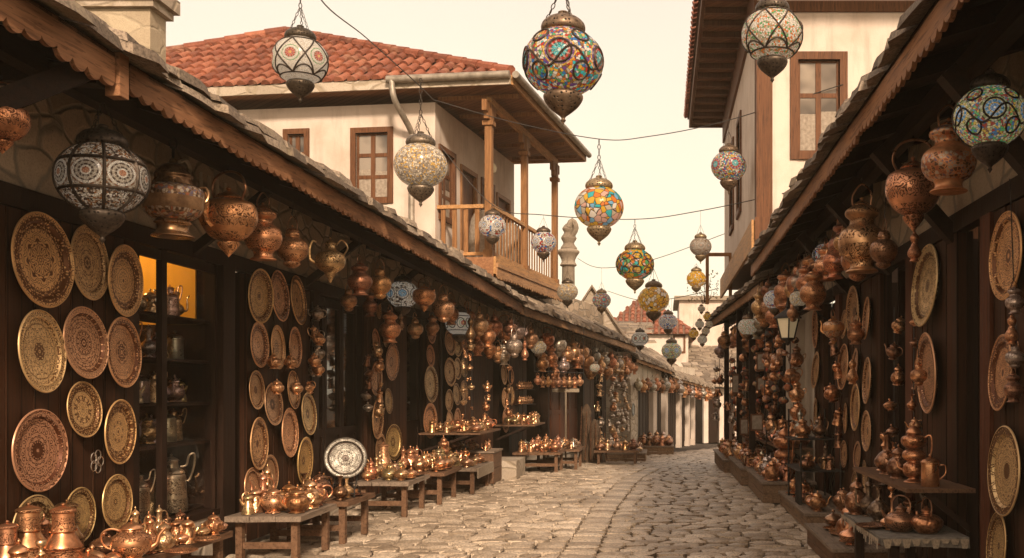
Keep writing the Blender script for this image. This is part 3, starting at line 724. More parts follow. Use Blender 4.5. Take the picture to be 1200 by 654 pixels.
def lantern(px, py, D, wpx, lat, gm, label, group, topz, color=BRONZE, capm='pierced', lod=False, med=6, rot=0, chain=True, pt=None):
    key = (lat, gm, capm, lod, med)
    if key not in _lc: _lc[key] = lantern_proto(*key)
    pr = _lc[key]; s = wpx * D / FX / 2
    c = P(px, py, D) if pt is None else pt
    # shorten the bridle when the beam or wire is close
    o = place(pr, c, label, group, (0, 0, rot), s, color)
    top = c.z + pr.top * s
    if topz < top - .01:
        k = max(.3, (topz - c.z) / s / pr.top)
        zt = ZR * math.sin(R(62)); want = (topz - c.z) / s
        for ch in [x for x in COL.objects if x.parent == o and x.name.startswith('chain')]:
            f = (want - (zt + .16)) / (pr.top - (zt + .16)); ch.scale = (1, 1, max(f, .2)); ch.location = (0, 0, (zt + .16) * (1 - max(f, .2)))
    elif topz > top + .01:
        m = MB(); L_ = (topz - top) / s
        if lod or not chain: m.tube([(0, 0, pr.top), (0, 0, pr.top + L_)], .012, 5)
        else: m.chain((0, 0, pr.top), (0, 0, pr.top + L_), .13, .018)
        me = m.mesh('hanger', M['iron']); h = bpy.data.objects.new('hanger', me); COL.objects.link(h); h.parent = o; h.color = (.08, .06, .045, 1)
    return o
# ------------------------------------------------------------------ street
def cx_(y):
    pts = [(5, -.86), (10, -.82), (13.4, -.80), (17, -.66), (21.7, -.25), (26, .6), (31, 1.9), (38, 4.2), (50, 8.5), (70, 14)]
    for (a, b), (c, d) in zip(pts, pts[1:]):
        if y <= c: 
            t = (y - a) / (c - a); t = t * t * (3 - 2 * t) * .35 + t * .65
            return b + (d - b) * t
    return 14
g = MB(); ys = [-40, 0, 19, 30, 40, 50, 60, 120, 600]
for a, b in zip(ys, ys[1:]):
    g.add([(-400, a, gz(a) - .048), (400, a, gz(a) - .048), (400, b, gz(b) - .048), (-400, b, gz(b) - .048)], [(0, 1, 2, 3)])
single('ground', g, M['mortar'], 'dark earth between and beyond the paving stones', 'ground', kind='structure')

c = MB(); r2 = random.Random(3)
def stone_(x0, x1, y0, y1, skew0, skew1, hh):
    """one domed setts stone; y edges skewed"""
    nx, ny = 4, 3; vs = []; fs = []
    w, l = x1 - x0, y1 - y0; j = [r2.uniform(-.018, .018) for _ in range(8)]
    tilt = r2.uniform(-.006, .006); tl2 = r2.uniform(-.008, .008); wob = r2.random() * 6
    def pt(u, v, z):
        # rounded rectangle: pull the corners in
        uu, vv = 2 * u - 1, 2 * v - 1
        k = .10 * (abs(uu) ** 5) * (abs(vv) ** 5)
        uu *= 1 - k; vv *= 1 - k
        yy = y0 + l * (vv + 1) / 2 + (skew0 * (1 - (vv + 1) / 2) + skew1 * (vv + 1) / 2) * (uu)
        xx = x0 + w * (uu + 1) / 2 + j[0] * vv + j[1] * uu * vv
        yy += j[2] * uu * abs(uu) + .008 * math.sin(wob + 5 * uu)
        return (xx, yy, gz(yy) + z + tilt * uu + tl2 * vv)
    for jy in range(ny + 1):
        for ix in range(nx + 1):
            u, v = ix / nx, jy / ny
            e = min(u, 1 - u, v, 1 - v)
            z = hh + .010 + r2.uniform(-.0025, .0025)
            if e <= 0: z = hh - .006
            vs.append(pt(.06 + .88 * u if e > 0 else u, .08 + .84 * v if e > 0 else v, z))
    for jy in range(ny):
        for ix in range(nx):
            a = jy * (nx + 1) + ix; fs.append((a, a + 1, a + nx + 2, a + nx + 1))
    ring = [i for i in range(nx + 1)] + [(nx + 1) * k + nx for k in range(1, ny + 1)] + [(nx + 1) * ny + k for k in range(nx - 1, -1, -1)] + [(nx + 1) * k for k in range(ny - 1, 0, -1)]
    base = len(vs)
    for i in ring: p = vs[i]; vs.append((p[0], p[1], p[2] - .06))
    m = len(ring)
    for k in range(m): k2 = (k + 1) % m; fs.append((ring[k], base + k, base + k2, ring[k2]))
    c.add(vs, fs, True)
y = 6.6
while y < 52:
    step = r2.uniform(.17, .26) if y < 34 else r2.uniform(.3, .4); gap = .021
    cxx = cx_(y); lo = -4.6 if y < 16 else (-4.6 + (y - 16) * .30); hi = 2.6 + max(0, y - 24) * .42
    if y > 30: lo = max(lo, cxx - 4.5)
    # centre strip
    sw = .33
    wave = lambda x: .05 * math.sin(x * 1.7 + y * .4)
    stone_(cxx - sw / 2, cxx + sw / 2, y, y + step - gap, 0, 0, .002)
    for sgn in (-1, 1):
        x = cxx + sgn * (sw / 2 + .018)
        while (x > lo) if sgn < 0 else (x < hi):
            wdt = r2.uniform(.15, .33) if y < 34 else r2.uniform(.25, .5)
            a, b = (x - wdt, x) if sgn < 0 else (x, x + wdt)
            yo = wave(a) + r2.uniform(-.018, .018); sk = r2.uniform(-.012, .012)
            if r2.random() < .13 and step > .26:
                h_ = step * .5; stone_(a, b, y + yo, y + yo + h_ - gap, sk, 0, r2.uniform(-.008, .004)); stone_(a, b, y + yo + h_, y + yo + step - gap, 0, sk, r2.uniform(-.008, .004))
            else:
                stone_(a, b, y + yo, y + yo + step - gap - r2.uniform(0, .02), sk, -sk, r2.uniform(-.010, .006))
            x += sgn * (wdt + r2.uniform(.02, .04))
    y += step
single('cobblestone_street', c, M['cobble'], 'worn cream cobblestone street with a curving centre strip of longer stones', 'street', kind='structure')

# ------------------------------------------------------------------ helpers for rows of shops
def slabs(mb, A, B, inn, rise, depth, n_course, wid=(.28, .5), edge_layers=2, thick=.055, jit=.02):
    """irregular stone slabs laid from the eave line A-B inward (horizontal dir inn), rising `rise` per metre"""
    A = Vector(A); B = Vector(B); L = (B - A).length; t = (B - A).normalized(); inn = Vector(inn).normalized()
    for cidx in range(n_course):
        d0 = -.10 + cidx * depth
        s = -rnd.uniform(0, .2)
        while s < L:
            w = rnd.uniform(*wid); lay = edge_layers if cidx == 0 else 1
            for k in range(lay):
                th = thick * rnd.uniform(.7, 1.4); z0 = cidx * .012 + k * thick * 1.05 + rnd.uniform(-.012, .015)
                dd = d0 + k * .06 + rnd.uniform(-.05, .05); ln = depth * 1.35
                vs = []
                for (a, b) in ((0, 0), (.5, -.05), (1, 0), (1, .5), (1, 1), (.5, 1.0), (0, 1), (0, .5)):
                    q = A + t * (s + w * (a if a not in (0, 1) else a + (rnd.uniform(0, .10) if a == 0 else -rnd.uniform(0, .10)))) + inn * (dd + ln * b + rnd.uniform(-.025, .025))
                    hgt = (dd + ln * b) * rise
                    vs.append((q.x, q.y, q.z + hgt + z0 + rnd.uniform(-jit, jit) * .5))
                top = []
                for v in vs:
                    top.append((v[0] + rnd.uniform(-.01, .01), v[1] + rnd.uniform(-.01, .01), v[2] + th))
                cm = Vector((sum(v[0] for v in top) / 8, sum(v[1] for v in top) / 8, sum(v[2] for v in top) / 8 + .012))
                top = [tuple(Vector(v) * .9 + cm * .1) for v in top]
                V = vs + top + [tuple(cm)]
                fs = [(0, 1, 2, 3, 4, 5, 6, 7)]
                for i in range(8): j = (i + 1) % 8; fs.append((i, i + 8, j + 8, j)); fs.append((i + 8, 16, j + 8))
                mb.add(V, fs, True)
            s += w * .94
def fascia(mb, A, B, h, pitch=.13, amp=.045, th=.03, out=(1, 0, 0)):
    """board hanging from A-B with a scalloped lower edge"""
    A = Vector(A); B = Vector(B); L = (B - A).length; t = (B - A) / L; n = int(L / pitch); out = Vector(out).normalized() * th; seg = 6
    for i in range(n):
        a0 = i * pitch * (L / (n * pitch)); pw = L / n; am = amp * rnd.uniform(.7, 1.15); chip = rnd.uniform(0, .02) if rnd.random() < .2 else 0; ex = rnd.uniform(.45, .8)
        for k in range(seg):
            def q(u): return abs(math.sin(PI * u)) ** ex
            u0, u1 = k / seg, (k + 1) / seg
            p0 = A + t * (a0 + pw * u0); p1 = A + t * (a0 + pw * u1)
            z0 = -h - am * q(u0) + chip; z1 = -h - am * q(u1) + chip
            V = [p0, p1, p1 + Vector((0, 0, z1)), p0 + Vector((0, 0, z0))]; V = V + [v - out for v in V]
            fs = [(0, 1, 2, 3), (7, 6, 5, 4), (3, 2, 6, 7), (0, 4, 5, 1)]
            if i == 0 and k == 0: fs.append((0, 3, 7, 4))
            if i == n - 1 and k == seg - 1: fs.append((1, 5, 6, 2))
            mb.add(V, fs)

# ==================================================================== LEFT ROWS
def eave_row(root, A, B, inn, rise, run, courses, tag='', fas_h=.15, fas_mat='fascia', slabw=(.28, .5), rafters=.7, th=.055, overhang=1.0, edge_layers=2, brackets=True):
    A = Vector(A); B = Vector(B); L = (B - A).length; t = (B - A).normalized(); inn = Vector(inn).normalized(); out = -inn
    m = MB(); slabs(m, A + Vector((0, 0, .03)), B + Vector((0, 0, .03)), inn, rise, .30, courses, slabw, edge_layers, th)
    part('stone_slab_roof', m, M['slab'], root, fix=True)
    m = MB(); fascia(m, A, B, fas_h, out=out); part('scalloped_fascia', m, M[fas_mat], root)
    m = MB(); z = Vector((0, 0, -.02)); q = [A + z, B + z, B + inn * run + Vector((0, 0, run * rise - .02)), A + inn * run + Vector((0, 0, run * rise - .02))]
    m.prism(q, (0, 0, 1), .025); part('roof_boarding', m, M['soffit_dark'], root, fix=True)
    n = int(L / rafters)
    for i in range(n + 1):
        m = MB(); p = A + t * min(L - .05, max(.05, i * L / n)) + inn * .04
        m.beam(p + Vector((0, 0, -.085)), p + inn * (run - .1) + Vector((0, 0, (run - .1) * rise - .085)), .09, .11)
        part('rafter', m, M['wood_beam'], root)
    m = MB(); p0 = A + inn * .42; p1 = B + inn * .42; m.beam(p0 + Vector((0, 0, .42 * rise - .21)), p1 + Vector((0, 0, .42 * rise - .21)), .11, .13); part('purlin_beam', m, M['wood_beam'], root)

LW = -4.25
long_row = thing('long_shop_row', 'long timber shop row under one straight scalloped eave, nearest the viewer', 'shop row', (LW, 3, 0))
A0 = Vector((-3.30, 6.35, 3.62)); A1 = Vector((-2.63, 19.2, 3.23))
inn = Vector((-1, -.05, 0))
eave_row(long_row, A0, A1, (-1, .05, 0), .30, 4.5, 9, rafters=.75)
# first, nearest length of eave steps a little lower
front_row = thing('front_shop_roof', 'projecting slab roof corner with deep scalloped board over the first shop', 'shop roof', (-3.3, 3, 0))
eave_row(front_row, (-3.42, 2.6, 3.78), (-3.26, 6.1, 3.60), (-1, .05, 0), .30, 4.2, 7, fas_h=.17, rafters=.8)
m = MB(); m.box(-3.33, -3.24, 6.12, 6.22, 3.36, 3.62); part('end_block', m, M['fascia'], front_row)
def brace(root, a, b, w=.10, h=.11): 
    m = MB(); m.beam(a, b, w, h); part('brace', m, M['wood_beam'], root)
brace(front_row, (-4.22, 5.0, 2.62), (-3.36, 5.95, 3.46), .12, .13)
m = MB(); m.beam((-4.3, 6.1, 3.50), (-3.34, 6.1, 3.47), .11, .12); part('cross_beam', m, M['wood_beam'], front_row)
for yy in (9.2, 12.1, 15.0): brace(long_row, (LW + .03, yy, 2.85), (-3.55, yy + .05, 3.40), .07, .08)

def wall_run(root, fr, L, ztop=4.0, zl=2.95, depth=.25, segs=()):
    """segs: list of (kind, a0, a1)"""
    g0 = 0
    m = MB(); m.box(0, L, -depth, 0, zl, ztop, fr); part('stone_wall', m, M['stone_wall'], root)
    m = MB(); m.box(0, L, -.05, .05, zl - .16, zl - .02, fr); part('lintel_beam', m, M['wood_dark'], root)
    for (k, a0, a1) in segs:
        if k == 'panel':
            m = MB(); a = a0; 
            while a < a1 - .02:
                w = min(.145, a1 - a); m.box(a + .004, a + w - .004, -.03, .035 + rnd.uniform(0, .012), .06, zl - .17, fr); a += .145
            part('plank_panel', m, M['plank'], root)
            m = MB(); m.box(a0, a1, -.08, -.031, .05, zl - .16, fr); part('panel_back', m, M['wood_dark'], root)
        elif k == 'post':
            m = MB(); m.box(a0, a1, -.12, .08, 0, zl - .165, fr); part('post', m, M['wood_dark'], root)
        elif k == 'slim':
            m = MB(); m.box(a0, a1, -.04, .03, 0, zl - .165, fr); part('post', m, M['wood_dark'], root)
        elif k == 'redpost':
            m = MB(); m.box(a0, a1, -.12, .07, 0, zl - .165, fr); part('post', m, M['wood_red'], root)
        elif k == 'stone':
            m = MB(); m.box(a0, a1, -.25, .03, 0, zl - .165, fr); part('stone_pier', m, M['stone_pale'], root)
        elif k == 'plaster':
            m = MB(); m.box(a0, a1, -.25, .03, 0, zl - .165, fr); part('plaster_pier', m, M['plaster_old'], root)
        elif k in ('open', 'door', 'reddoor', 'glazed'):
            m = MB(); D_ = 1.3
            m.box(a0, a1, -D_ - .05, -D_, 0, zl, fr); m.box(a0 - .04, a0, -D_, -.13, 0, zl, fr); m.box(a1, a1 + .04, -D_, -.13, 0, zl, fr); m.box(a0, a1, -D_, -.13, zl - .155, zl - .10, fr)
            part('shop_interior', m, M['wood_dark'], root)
            m = MB(); m.box(a0, a1, -.2, .04, 0, .14, fr); part('threshold', m, M['stone_pale'], root)
            if k != 'open':
                wm = M['wood_red'] if k == 'reddoor' else M['wood_dark']
                n = max(1, round((a1 - a0) / .75)); w = (a1 - a0) / n
                for i in range(n):
                    b0, b1 = a0 + i * w + .01, a0 + (i + 1) * w - .01
                    m = MB(); m.box(b0, b0 + .08, -.14, -.08, .15, zl - .17, fr); m.box(b1 - .08, b1, -.14, -.08, .15, zl - .17, fr)
                    for z0, z1 in ((.15, .30), (1.0, 1.10), (zl - .28, zl - .17)): m.box(b0 + .08, b1 - .08, -.14, -.08, z0, z1, fr)
                    m.box(b0 + .08, b1 - .08, -.125, -.10, .30, 1.0, fr)
                    part('door_leaf', m, wm, root)
                    m = MB(); m.box(b0 + .08, b1 - .08, -.118, -.112, 1.10, zl - .28, fr); part('door_pane', m, M['dark_glass'] if k != 'reddoor' else M['wood_red'], root)
frL = Frame((LW, 3, 0), (0, 1, 0), (1, 0, 0))
yA = lambda px: 4.25 * FX / (VX - px) - 3
segL = [('panel', 2.4, yA(150)), ('slim', yA(150), yA(150) + .10), ('post', yA(252), yA(266)), ('open', yA(266), yA(284)), ('panel', yA(284), yA(360)),
        ('post', yA(360), yA(366)), ('door', yA(366), yA(425)), ('panel', yA(427), 12.5)]
wall_run(long_row, frL, 12.5, 4.4, 2.95, .25, segL)
# the glazed shop front with the lit room behind
a0, a1 = yA(150) + .10, yA(252)
fw = frL
m = MB(); m.box(a0, a1, -.25, .04, 0, .42, fw); part('window_plinth', m, M['stone_pale'], long_row)
m = MB()
mid = yA(190)
for x0, x1 in ((a0, a0 + .04), (mid - .045, mid + .045), (a1 - .05, a1)): m.box(x0, x1, -.03, .02, .42, 2.79, fw)
m.box(a0, a1, -.028, .015, 2.70, 2.78, fw); m.box(a0, a1, -.12, .05, .42, .48, fw)
wf = part('shop_window_frame', m, M['wood_dark'], long_row)
for q0, q1 in ((a0 + .04, mid - .045), (mid + .045, a1 - .05)):
    m = MB(); m.box(q0, q1, -.012, -.008, .48, 2.70, fw); o_ = bpy.data.objects.new('pane', m.mesh('pane', M['clear'], worldloc(wf))); COL.objects.link(o_); o_.parent = wf
# room
m = MB(); ZS = 2.23
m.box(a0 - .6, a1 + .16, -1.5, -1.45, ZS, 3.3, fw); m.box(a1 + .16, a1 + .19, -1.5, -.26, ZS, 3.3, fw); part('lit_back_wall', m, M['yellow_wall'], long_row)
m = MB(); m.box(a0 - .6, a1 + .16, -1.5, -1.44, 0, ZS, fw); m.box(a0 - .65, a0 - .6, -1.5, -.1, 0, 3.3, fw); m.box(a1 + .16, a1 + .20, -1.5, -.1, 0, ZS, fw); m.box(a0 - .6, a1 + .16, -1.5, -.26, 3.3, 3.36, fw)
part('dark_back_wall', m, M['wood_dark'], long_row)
for z in (1.10, 1.46, 1.85, ZS):
    m = MB(); m.box(a0, a1 + .14, -.55, -.04, z, z + .025, fw); part('shelf', m, M['wood_dark'], long_row)
m = MB(); m.box(a0, a1 + .14, -.60, -.11, .44, .50, fw); part('window_board', m, M['wood_dark'], long_row)
lampd = bpy.data.lights.new('shop_lamp', 'POINT'); lampd.energy = 24; lampd.color = (1, .64, .27); lampd.shadow_soft_size = .08
lo = bpy.data.objects.new('shop_lamp', lampd); COL.objects.link(lo); lo.location = (LW - .95, 3 + a1 - .55, 3.05)
setp(lo, 'warm lamp lighting the yellow shop room', 'lamp', None, 'thing')
# wrought letters above the window
m = MB(); fz = lambda a, z: frL.w(a, .06, z + .16)
def stroke(pts, r=.016): m.tube([fz(a, z) for a, z in cat(pts, 4)], r, 6)
b0 = yA(196)
for k in range(4): stroke([(b0 + .50 + k * .17, 3.42), (b0 + .515 + k * .17, 3.27), (b0 + .50 + k * .17, 3.15), (b0 + .42 + k * .17, 3.10)])
stroke([(b0 + .05, 3.40), (b0 + .02, 3.28), (b0 + .12, 3.16), (b0 + .30, 3.15), (b0 + .42, 3.20)]); stroke([(b0 + .1, 3.42), (b0 + .22, 3.46), (b0 + .30, 3.40), (b0 + .24, 3.33), (b0 + .1, 3.34)])
for k in range(3): stroke([(b0 + .60 + k * .16, 3.02), (b0 + .61 + k * .16, 2.93)])
single('shop_sign_lettering', m, M['letter'], 'pale curling letters fixed above the lit shop window', 'sign', fz(b0, 3.2))

# middle row, bending toward the street
mid_row = thing('middle_shop_row', 'shop row with brown doors where the street starts to bend', 'shop row', (-3.6, 19.2, 0))
B0 = Vector((-2.66, 19.3, 3.20)); B1 = Vector((-.775, 30, 2.87)); tB = (B1 - B0).normalized(); nB = Vector((tB.y, -tB.x, 0)).normalized()
eave_row(mid_row, B0, B1, -nB, .52, 3.2, 11, rafters=.9, fas_mat='fascia_x', slabw=(.22, .42), fas_h=.13)
C0_ = Vector((-4.25, 15.5, 0)); C1_ = Vector((-3.60, 20, 0)); frL2 = Frame(C0_, C1_ - C0_, Vector((4.5, -.65, 0)))
L2 = (C1_ - C0_).length
wall_run(long_row, frL2, L2, 4.2, 2.95, .25, [('panel', 0, .9), ('door', .9, 1.75), ('panel', 1.75, 2.3), ('post', 2.3, 2.4), ('open', 2.4, 3.2), ('panel', 3.2, L2)])
D1_ = Vector((-1.72, 30.0, 0)); frM = Frame(C1_, D1_ - C1_, Vector((10, -1.88, 0))); LM = (D1_ - C1_).length
wall_run(mid_row, frM, LM, 4.0, 2.75, .25, [('panel', 0, .75), ('open', .75, 1.6), ('post', 1.6, 1.75), ('panel', 1.75, 2.9), ('open', 2.9, 4.4), ('post', 4.4, 4.5), ('reddoor', 4.5, 7.6), ('post', 7.6, 7.75), ('panel', 7.75, 8.9), ('glazed', 8.9, LM - .5), ('post', LM - .5, LM)])
# below ground skirts where the street falls
m = MB(); m.box(0, LM, -.3, .0, -.6, .03, frM); part('stone_footing', m, M['stone_pale'], mid_row)

far_row = thing('far_shop_row', 'low pale stone shops with white pillars at the street bend', 'shop row', (-.9, 30.8, -.35))
F0 = Vector((-.75, 30.6, 2.42)); F1 = Vector((.35, 36.2, 2.14)); F2 = Vector((2.15, 45.5, 1.70))
tF = (F2 - F0).normalized(); nF = Vector((tF.y, -tF.x, 0)).normalized()
def eave_far(A, B, z):
    eave_row(far_row, A, B, -nF, .58, 3.0, 9, rafters=1.1, fas_mat='fascia_x', fas_h=.07, slabw=(.25, .45))
eave_far(F0 + Vector((0, 0, .12)), F1 + Vector((0, 0, .12)), 0); eave_far(F1 + Vector((.05, .1, -.08)), F2, 0)
G0 = Vector((-.95, 30.6, -.36)); G1 = Vector((1.45, 45.5, -.82)); frF = Frame(G0, Vector((G1.x - G0.x, G1.y - G0.y, 0)), Vector((14.9, -2.4, 0))); LF = 15.1
m = MB(); m.box(0, LF, -.25, 0, 2.1, 2.9, frF); part('upper_wall', m, M['plaster_old'], far_row)
m = MB(); m.box(-.02, .02, -3.2, 0, -.3, 3.1, frF); part('end_wall', m, M['stone_pale'], far_row)
piers = [(0, 1.1, 'stone_pale'), (4.0, 4.7, 'plaster'), (6.6, 7.2, 'plaster'), (10.3, 10.8, 'plaster'), (12.9, 13.4, 'plaster'), (14.8, 15.1, 'plaster')]
for a, b, k in piers: m = MB(); m.box(a, b, -.25, .02, -.6, 2.098, frF); part('pier', m, M[k], far_row)
for (pa, pb) in zip(piers, piers[1:]):
    a, b = pa[1], pb[0]
    m = MB(); m.box(a, b, -.22, -.16, -.6, 2.095, frF); w = .35; x = a
    n = max(2, round((b - a) / .55))
    for i in range(n): m.box(a + (b - a) * i / n + .05, a + (b - a) * (i + 1) / n - .05, -.16, -.135, -.2, 1.9, frF)
    part('door', m, M['wood_dark'], far_row)

# building closing the street
endb = thing('corner_shop', 'little shop with white columns closing the street at the bend', 'shop', (2.2, 47.2, -.85))
frE = Frame((1.95, 47.0, -.85), (1, .25, 0), (.25, -1, 0))
m = MB(); m.box(0, 5, -3, -.4, 0, 2.5, frE); part('wall', m, M['wood_dark'], endb)
for a in (.0, .75, 1.5, 2.3, 3.1): m = MB(); m.box(a, a + .22, -.38, -.15, 0, 2.3, frE); part('column', m, M['plaster'], endb)
m = MB(); m.box(-.1, 5, -.42, -.05, 2.3, 2.5, frE); part('cornice', m, M['plaster'], endb)
m = MB(); q0 = frE.w(-.4, .3, 2.62); q1 = frE.w(5, .3, 2.62); slabs(m, q0, q1, -frE.n, .35, .32, 9, (.3, .5), 1); part('stone_slab_roof', m, M['slab'], endb, fix=True)

# ==================================================================== RIGHT ROWS
RW = 2.25
right_row = thing('dark_shop_row', 'dark timber shop row with steep eave opposite the long row', 'shop row', (RW, 3, 0))
eave_row(right_row, (1.42, 3.2, 3.62), (1.42, 16.4, 3.60), (1, 0, 0), .30, 4.0, 8, rafters=.75)
frR = Frame((RW, 3, 0), (0, 1, 0), (-1, 0, 0))
yR = lambda px: 2.25 * FX / (px - VX) - 3
wall_run(right_row, frR, 13.6, 4.4, 2.95, .25, [('panel', .6, 1.7), ('panel', 1.7, yR(1172)), ('redpost', yR(1172), yR(1160)), ('open', yR(1160), yR(1128)), ('panel', yR(1128), yR(1078)), ('redpost', yR(1078), yR(1070)), ('open', yR(1070), yR(1038)),
    ('panel', yR(1036), yR(990)), ('redpost', yR(990), yR(985)), ('door', yR(985), yR(968)), ('panel', yR(968), yR(958)), ('plaster', yR(956), 13.6)])
for yy in (5.6, 7.5, 9.6, 11.8): 
    m = MB(); m.beam((RW - .02, yy + .3, 2.75), (1.62, yy + .25, 3.42), .10, .11); part('brace', m, M['wood_beam'], right_row)
back_row = thing('hidden_shop_row', 'shop row beyond the plaster pier with a crooked slab eave', 'shop row', (1.9, 16.6, 0))
eave_row(back_row, (1.62, 16.7, 3.38), (1.17, 25.2, 3.28), (1, .05, 0), .32, 3.6, 8, rafters=.9, fas_h=.12, fas_mat='fascia_x')
frR2 = Frame((2.22, 16.65, 0), (-.32, 8.4, 0), (-8.4, -.32, 0))
wall_run(back_row, frR2, 8.4, 4.0, 2.8, .25, [('post', 0, .15), ('open', .15, 1.6), ('post', 1.6, 1.75), ('open', 1.75, 3.4), ('post', 3.4, 3.55), ('open', 3.55, 5.6), ('post', 5.6, 5.75), ('open', 5.75, 8.2), ('stone', 8.2, 8.4)])
m = MB(); m.box(0, 8.4, -.3, 0, -.5, .0, frR2); part('stone_footing', m, M['stone_pale'], back_row)
# plaster pier with a shallow arched niche beside the street lamp
m = MB(); m.box(2.0, 2.35, 15.95, 16.55, 0, 2.7); part('pier_face', m, M['plaster_old'], right_row)
for i, (x, yy) in enumerate(((1.55, 18.2), (1.5, 20.6), (1.42, 23.4), (1.75, 17.2))):
    m = MB(); m.box(x, x + .11, yy, yy + .11, gz(yy), 3.35); part('eave_post', m, M['wood_dark'], back_row)

# ==================================================================== HOUSES
d_ = Vector((.1354, .9908, 0)); l_ = Vector((-.9908, .1354, 0))
house = thing('balcony_house', 'white two storey house with terracotta roof and timber balcony', 'house', (-4.245, 19.15, 0))
C1h = Vector((-4.245, 19.15, 0)); frH = Frame(C1h, d_, -l_)      # street side, a along street, n towards the street
frHf = Frame(C1h, l_, -d_)                                         # front, a to the left
zc = 6.98
def wall_with_openings(fr, L, z0, z1, ops, th, mat, root, nm='wall'):
    """ops: (a0,a1,z0,z1)"""
    m = MB(); ops = sorted(ops); a = 0
    for (o0, o1, p0, p1) in ops:
        if o0 > a: m.box(a, o0, -th, 0, z0, z1, fr)
        m.box(o0, o1, -th, 0, z0, p0, fr); m.box(o0, o1, -th, 0, p1, z1, fr); a = o1
    m.box(a, L, -th, 0, z0, z1, fr); part(nm, m, mat, root)
def window(fr, a0, a1, z0, z1, root, nx=2, nz=3, matf='wood_mid', fw=.10, glass='glass', proud=.035, trans=None):
    m = MB(); m.box(a0 - fw, a0, -.10, proud, z0 - fw, z1 + fw, fr); m.box(a1, a1 + fw, -.10, proud, z0 - fw, z1 + fw, fr)
    m.box(a0, a1, -.10, proud, z1, z1 + fw, fr); m.box(a0, a1, -.10, proud + .015, z0 - fw, z0, fr)
    w = part('window_frame', m, M[matf], root)
    m = MB(); s = .035
    zz = [z0 + (z1 - z0) * i / nz for i in range(nz + 1)] if trans is None else [z0, trans, z1]
    xx = [a0 + (a1 - a0) * i / nx for i in range(nx + 1)]
    for i, x in enumerate(xx): 
        k = s * 1.2
        m.box(max(a0, x - k), min(a1, x + k), -.085, -.045, z0, z1, fr)
    for z in zz: 
        for i in range(nx): m.box(xx[i] + s * 1.2, xx[i + 1] - s * 1.2, -.083, -.047, max(z0, z - s), min(z1, z + s), fr)
    def sub(nm, mb, mt):
        o = bpy.data.objects.new(nm, mb.mesh(nm, mt, worldloc(w))); COL.objects.link(o); o.parent = w
    sub('sash', m, M[matf])
    m = MB(); m.box(a0, a1, -.068, -.062, z0, z1, fr); sub('pane', m, M[glass])
    m = MB(); zc_ = z0 + (z1 - z0) * .42
    for i in range(nx):
        k0, k1 = xx[i] + s * 1.2, xx[i + 1] - s * 1.2; nn = 6; m.add([fr.w(k0 + (k1 - k0) * q / nn, -.058 + .004 * (q % 2), zz_) for zz_ in (z0, zc_ + .04 * (i % 2)) for q in range(nn + 1)], [(q, q + 1, q + nn + 2, q + nn + 1) for q in range(nn)])
    sub('lace_curtain', m, M['curtain'])
sH = lambda px, fr, : None
def aof(px, fr):
    """distance along a frame's face where the column px meets it"""
    k = (px - VX) / FX; o, t = fr.o, fr.t
    return (k * o.y - o.x) / (t.x - k * t.y)
a_w0, a_w1 = aof(455, frHf), aof(417, frHf); a_v0, a_v1 = aof(357, frHf), aof(338, frHf)
def zof(py, fr, a): 
    p = fr.w(a, 0, 0); return EYE - (py - VY) * p.y / FX
wz0, wz1 = zof(232, frHf, a_w0), zof(155, frHf, a_w0); vz1 = zof(157, frHf, a_v0)
wall_with_openings(frHf, 11.2, 3.0, zc, [(a_w0, a_w1, wz0, wz1), (a_v0, a_v1, vz1 - 1.1, vz1)], .3, M['plaster'], house, 'front_wall')
window(frHf, a_w0, a_w1, wz0, wz1, house, 2, 3); window(frHf, a_v0, a_v1, vz1 - 1.1, vz1, house, 2, 3)
d1 = (aof(516, frH), aof(531, frH)); d2 = (aof(541, frH), aof(557, frH)); d3 = (aof(565, frH), aof(577, frH)); d4 = (aof(583, frH), aof(596, frH))
ZF = 4.02
def ztop(dd, py): return zof(py, frH, dd[0])
ops = [(d1[0], d1[1], ZF + .9, 6.15), (d2[0], d2[1], ZF + .05, 6.05), (d3[0], d3[1], ZF + .9, 6.05), (d4[0], d4[1], ZF + .05, 5.95)]
wall_with_openings(Frame(C1h + d_ * .302, d_, -l_), 4.998, 3.0, zc, [(q0 - .302, q1 - .302, q2, q3) for q0, q1, q2, q3 in ops], .3, M['plaster'], house, 'street_wall')
window(frH, *ops[0], house, 2, 3); window(frH, *ops[2], house, 2, 3)
for o_ in (ops[1], ops[3]):
    m = MB(); f = frH; m.box(o_[0] - .09, o_[0], -.1, .03, o_[2], o_[3] + .09, f); m.box(o_[1], o_[1] + .09, -.1, .03, o_[2], o_[3] + .09, f); m.box(o_[0], o_[1], -.1, .03, o_[3], o_[3] + .09, f); part('door_frame', m, M['balcony'], house)
    m = MB(); m.box(o_[0], o_[1], -.09, -.05, o_[2], o_[3], f); m.box(o_[0] + .12, o_[1] - .12, -.05, -.035, o_[2] + .2, o_[2] + .9, f); m.box(o_[0] + .12, o_[1] - .12, -.05, -.035, o_[2] + 1.05, o_[3] - .15, f); part('door', m, M['wood_mid'], house)
# inner walls so the house is closed
m = MB(); m.box(5.0, 5.3, -11, 0 - .3, 3, zc, frH); part('back_wall', m, M['plaster'], house)
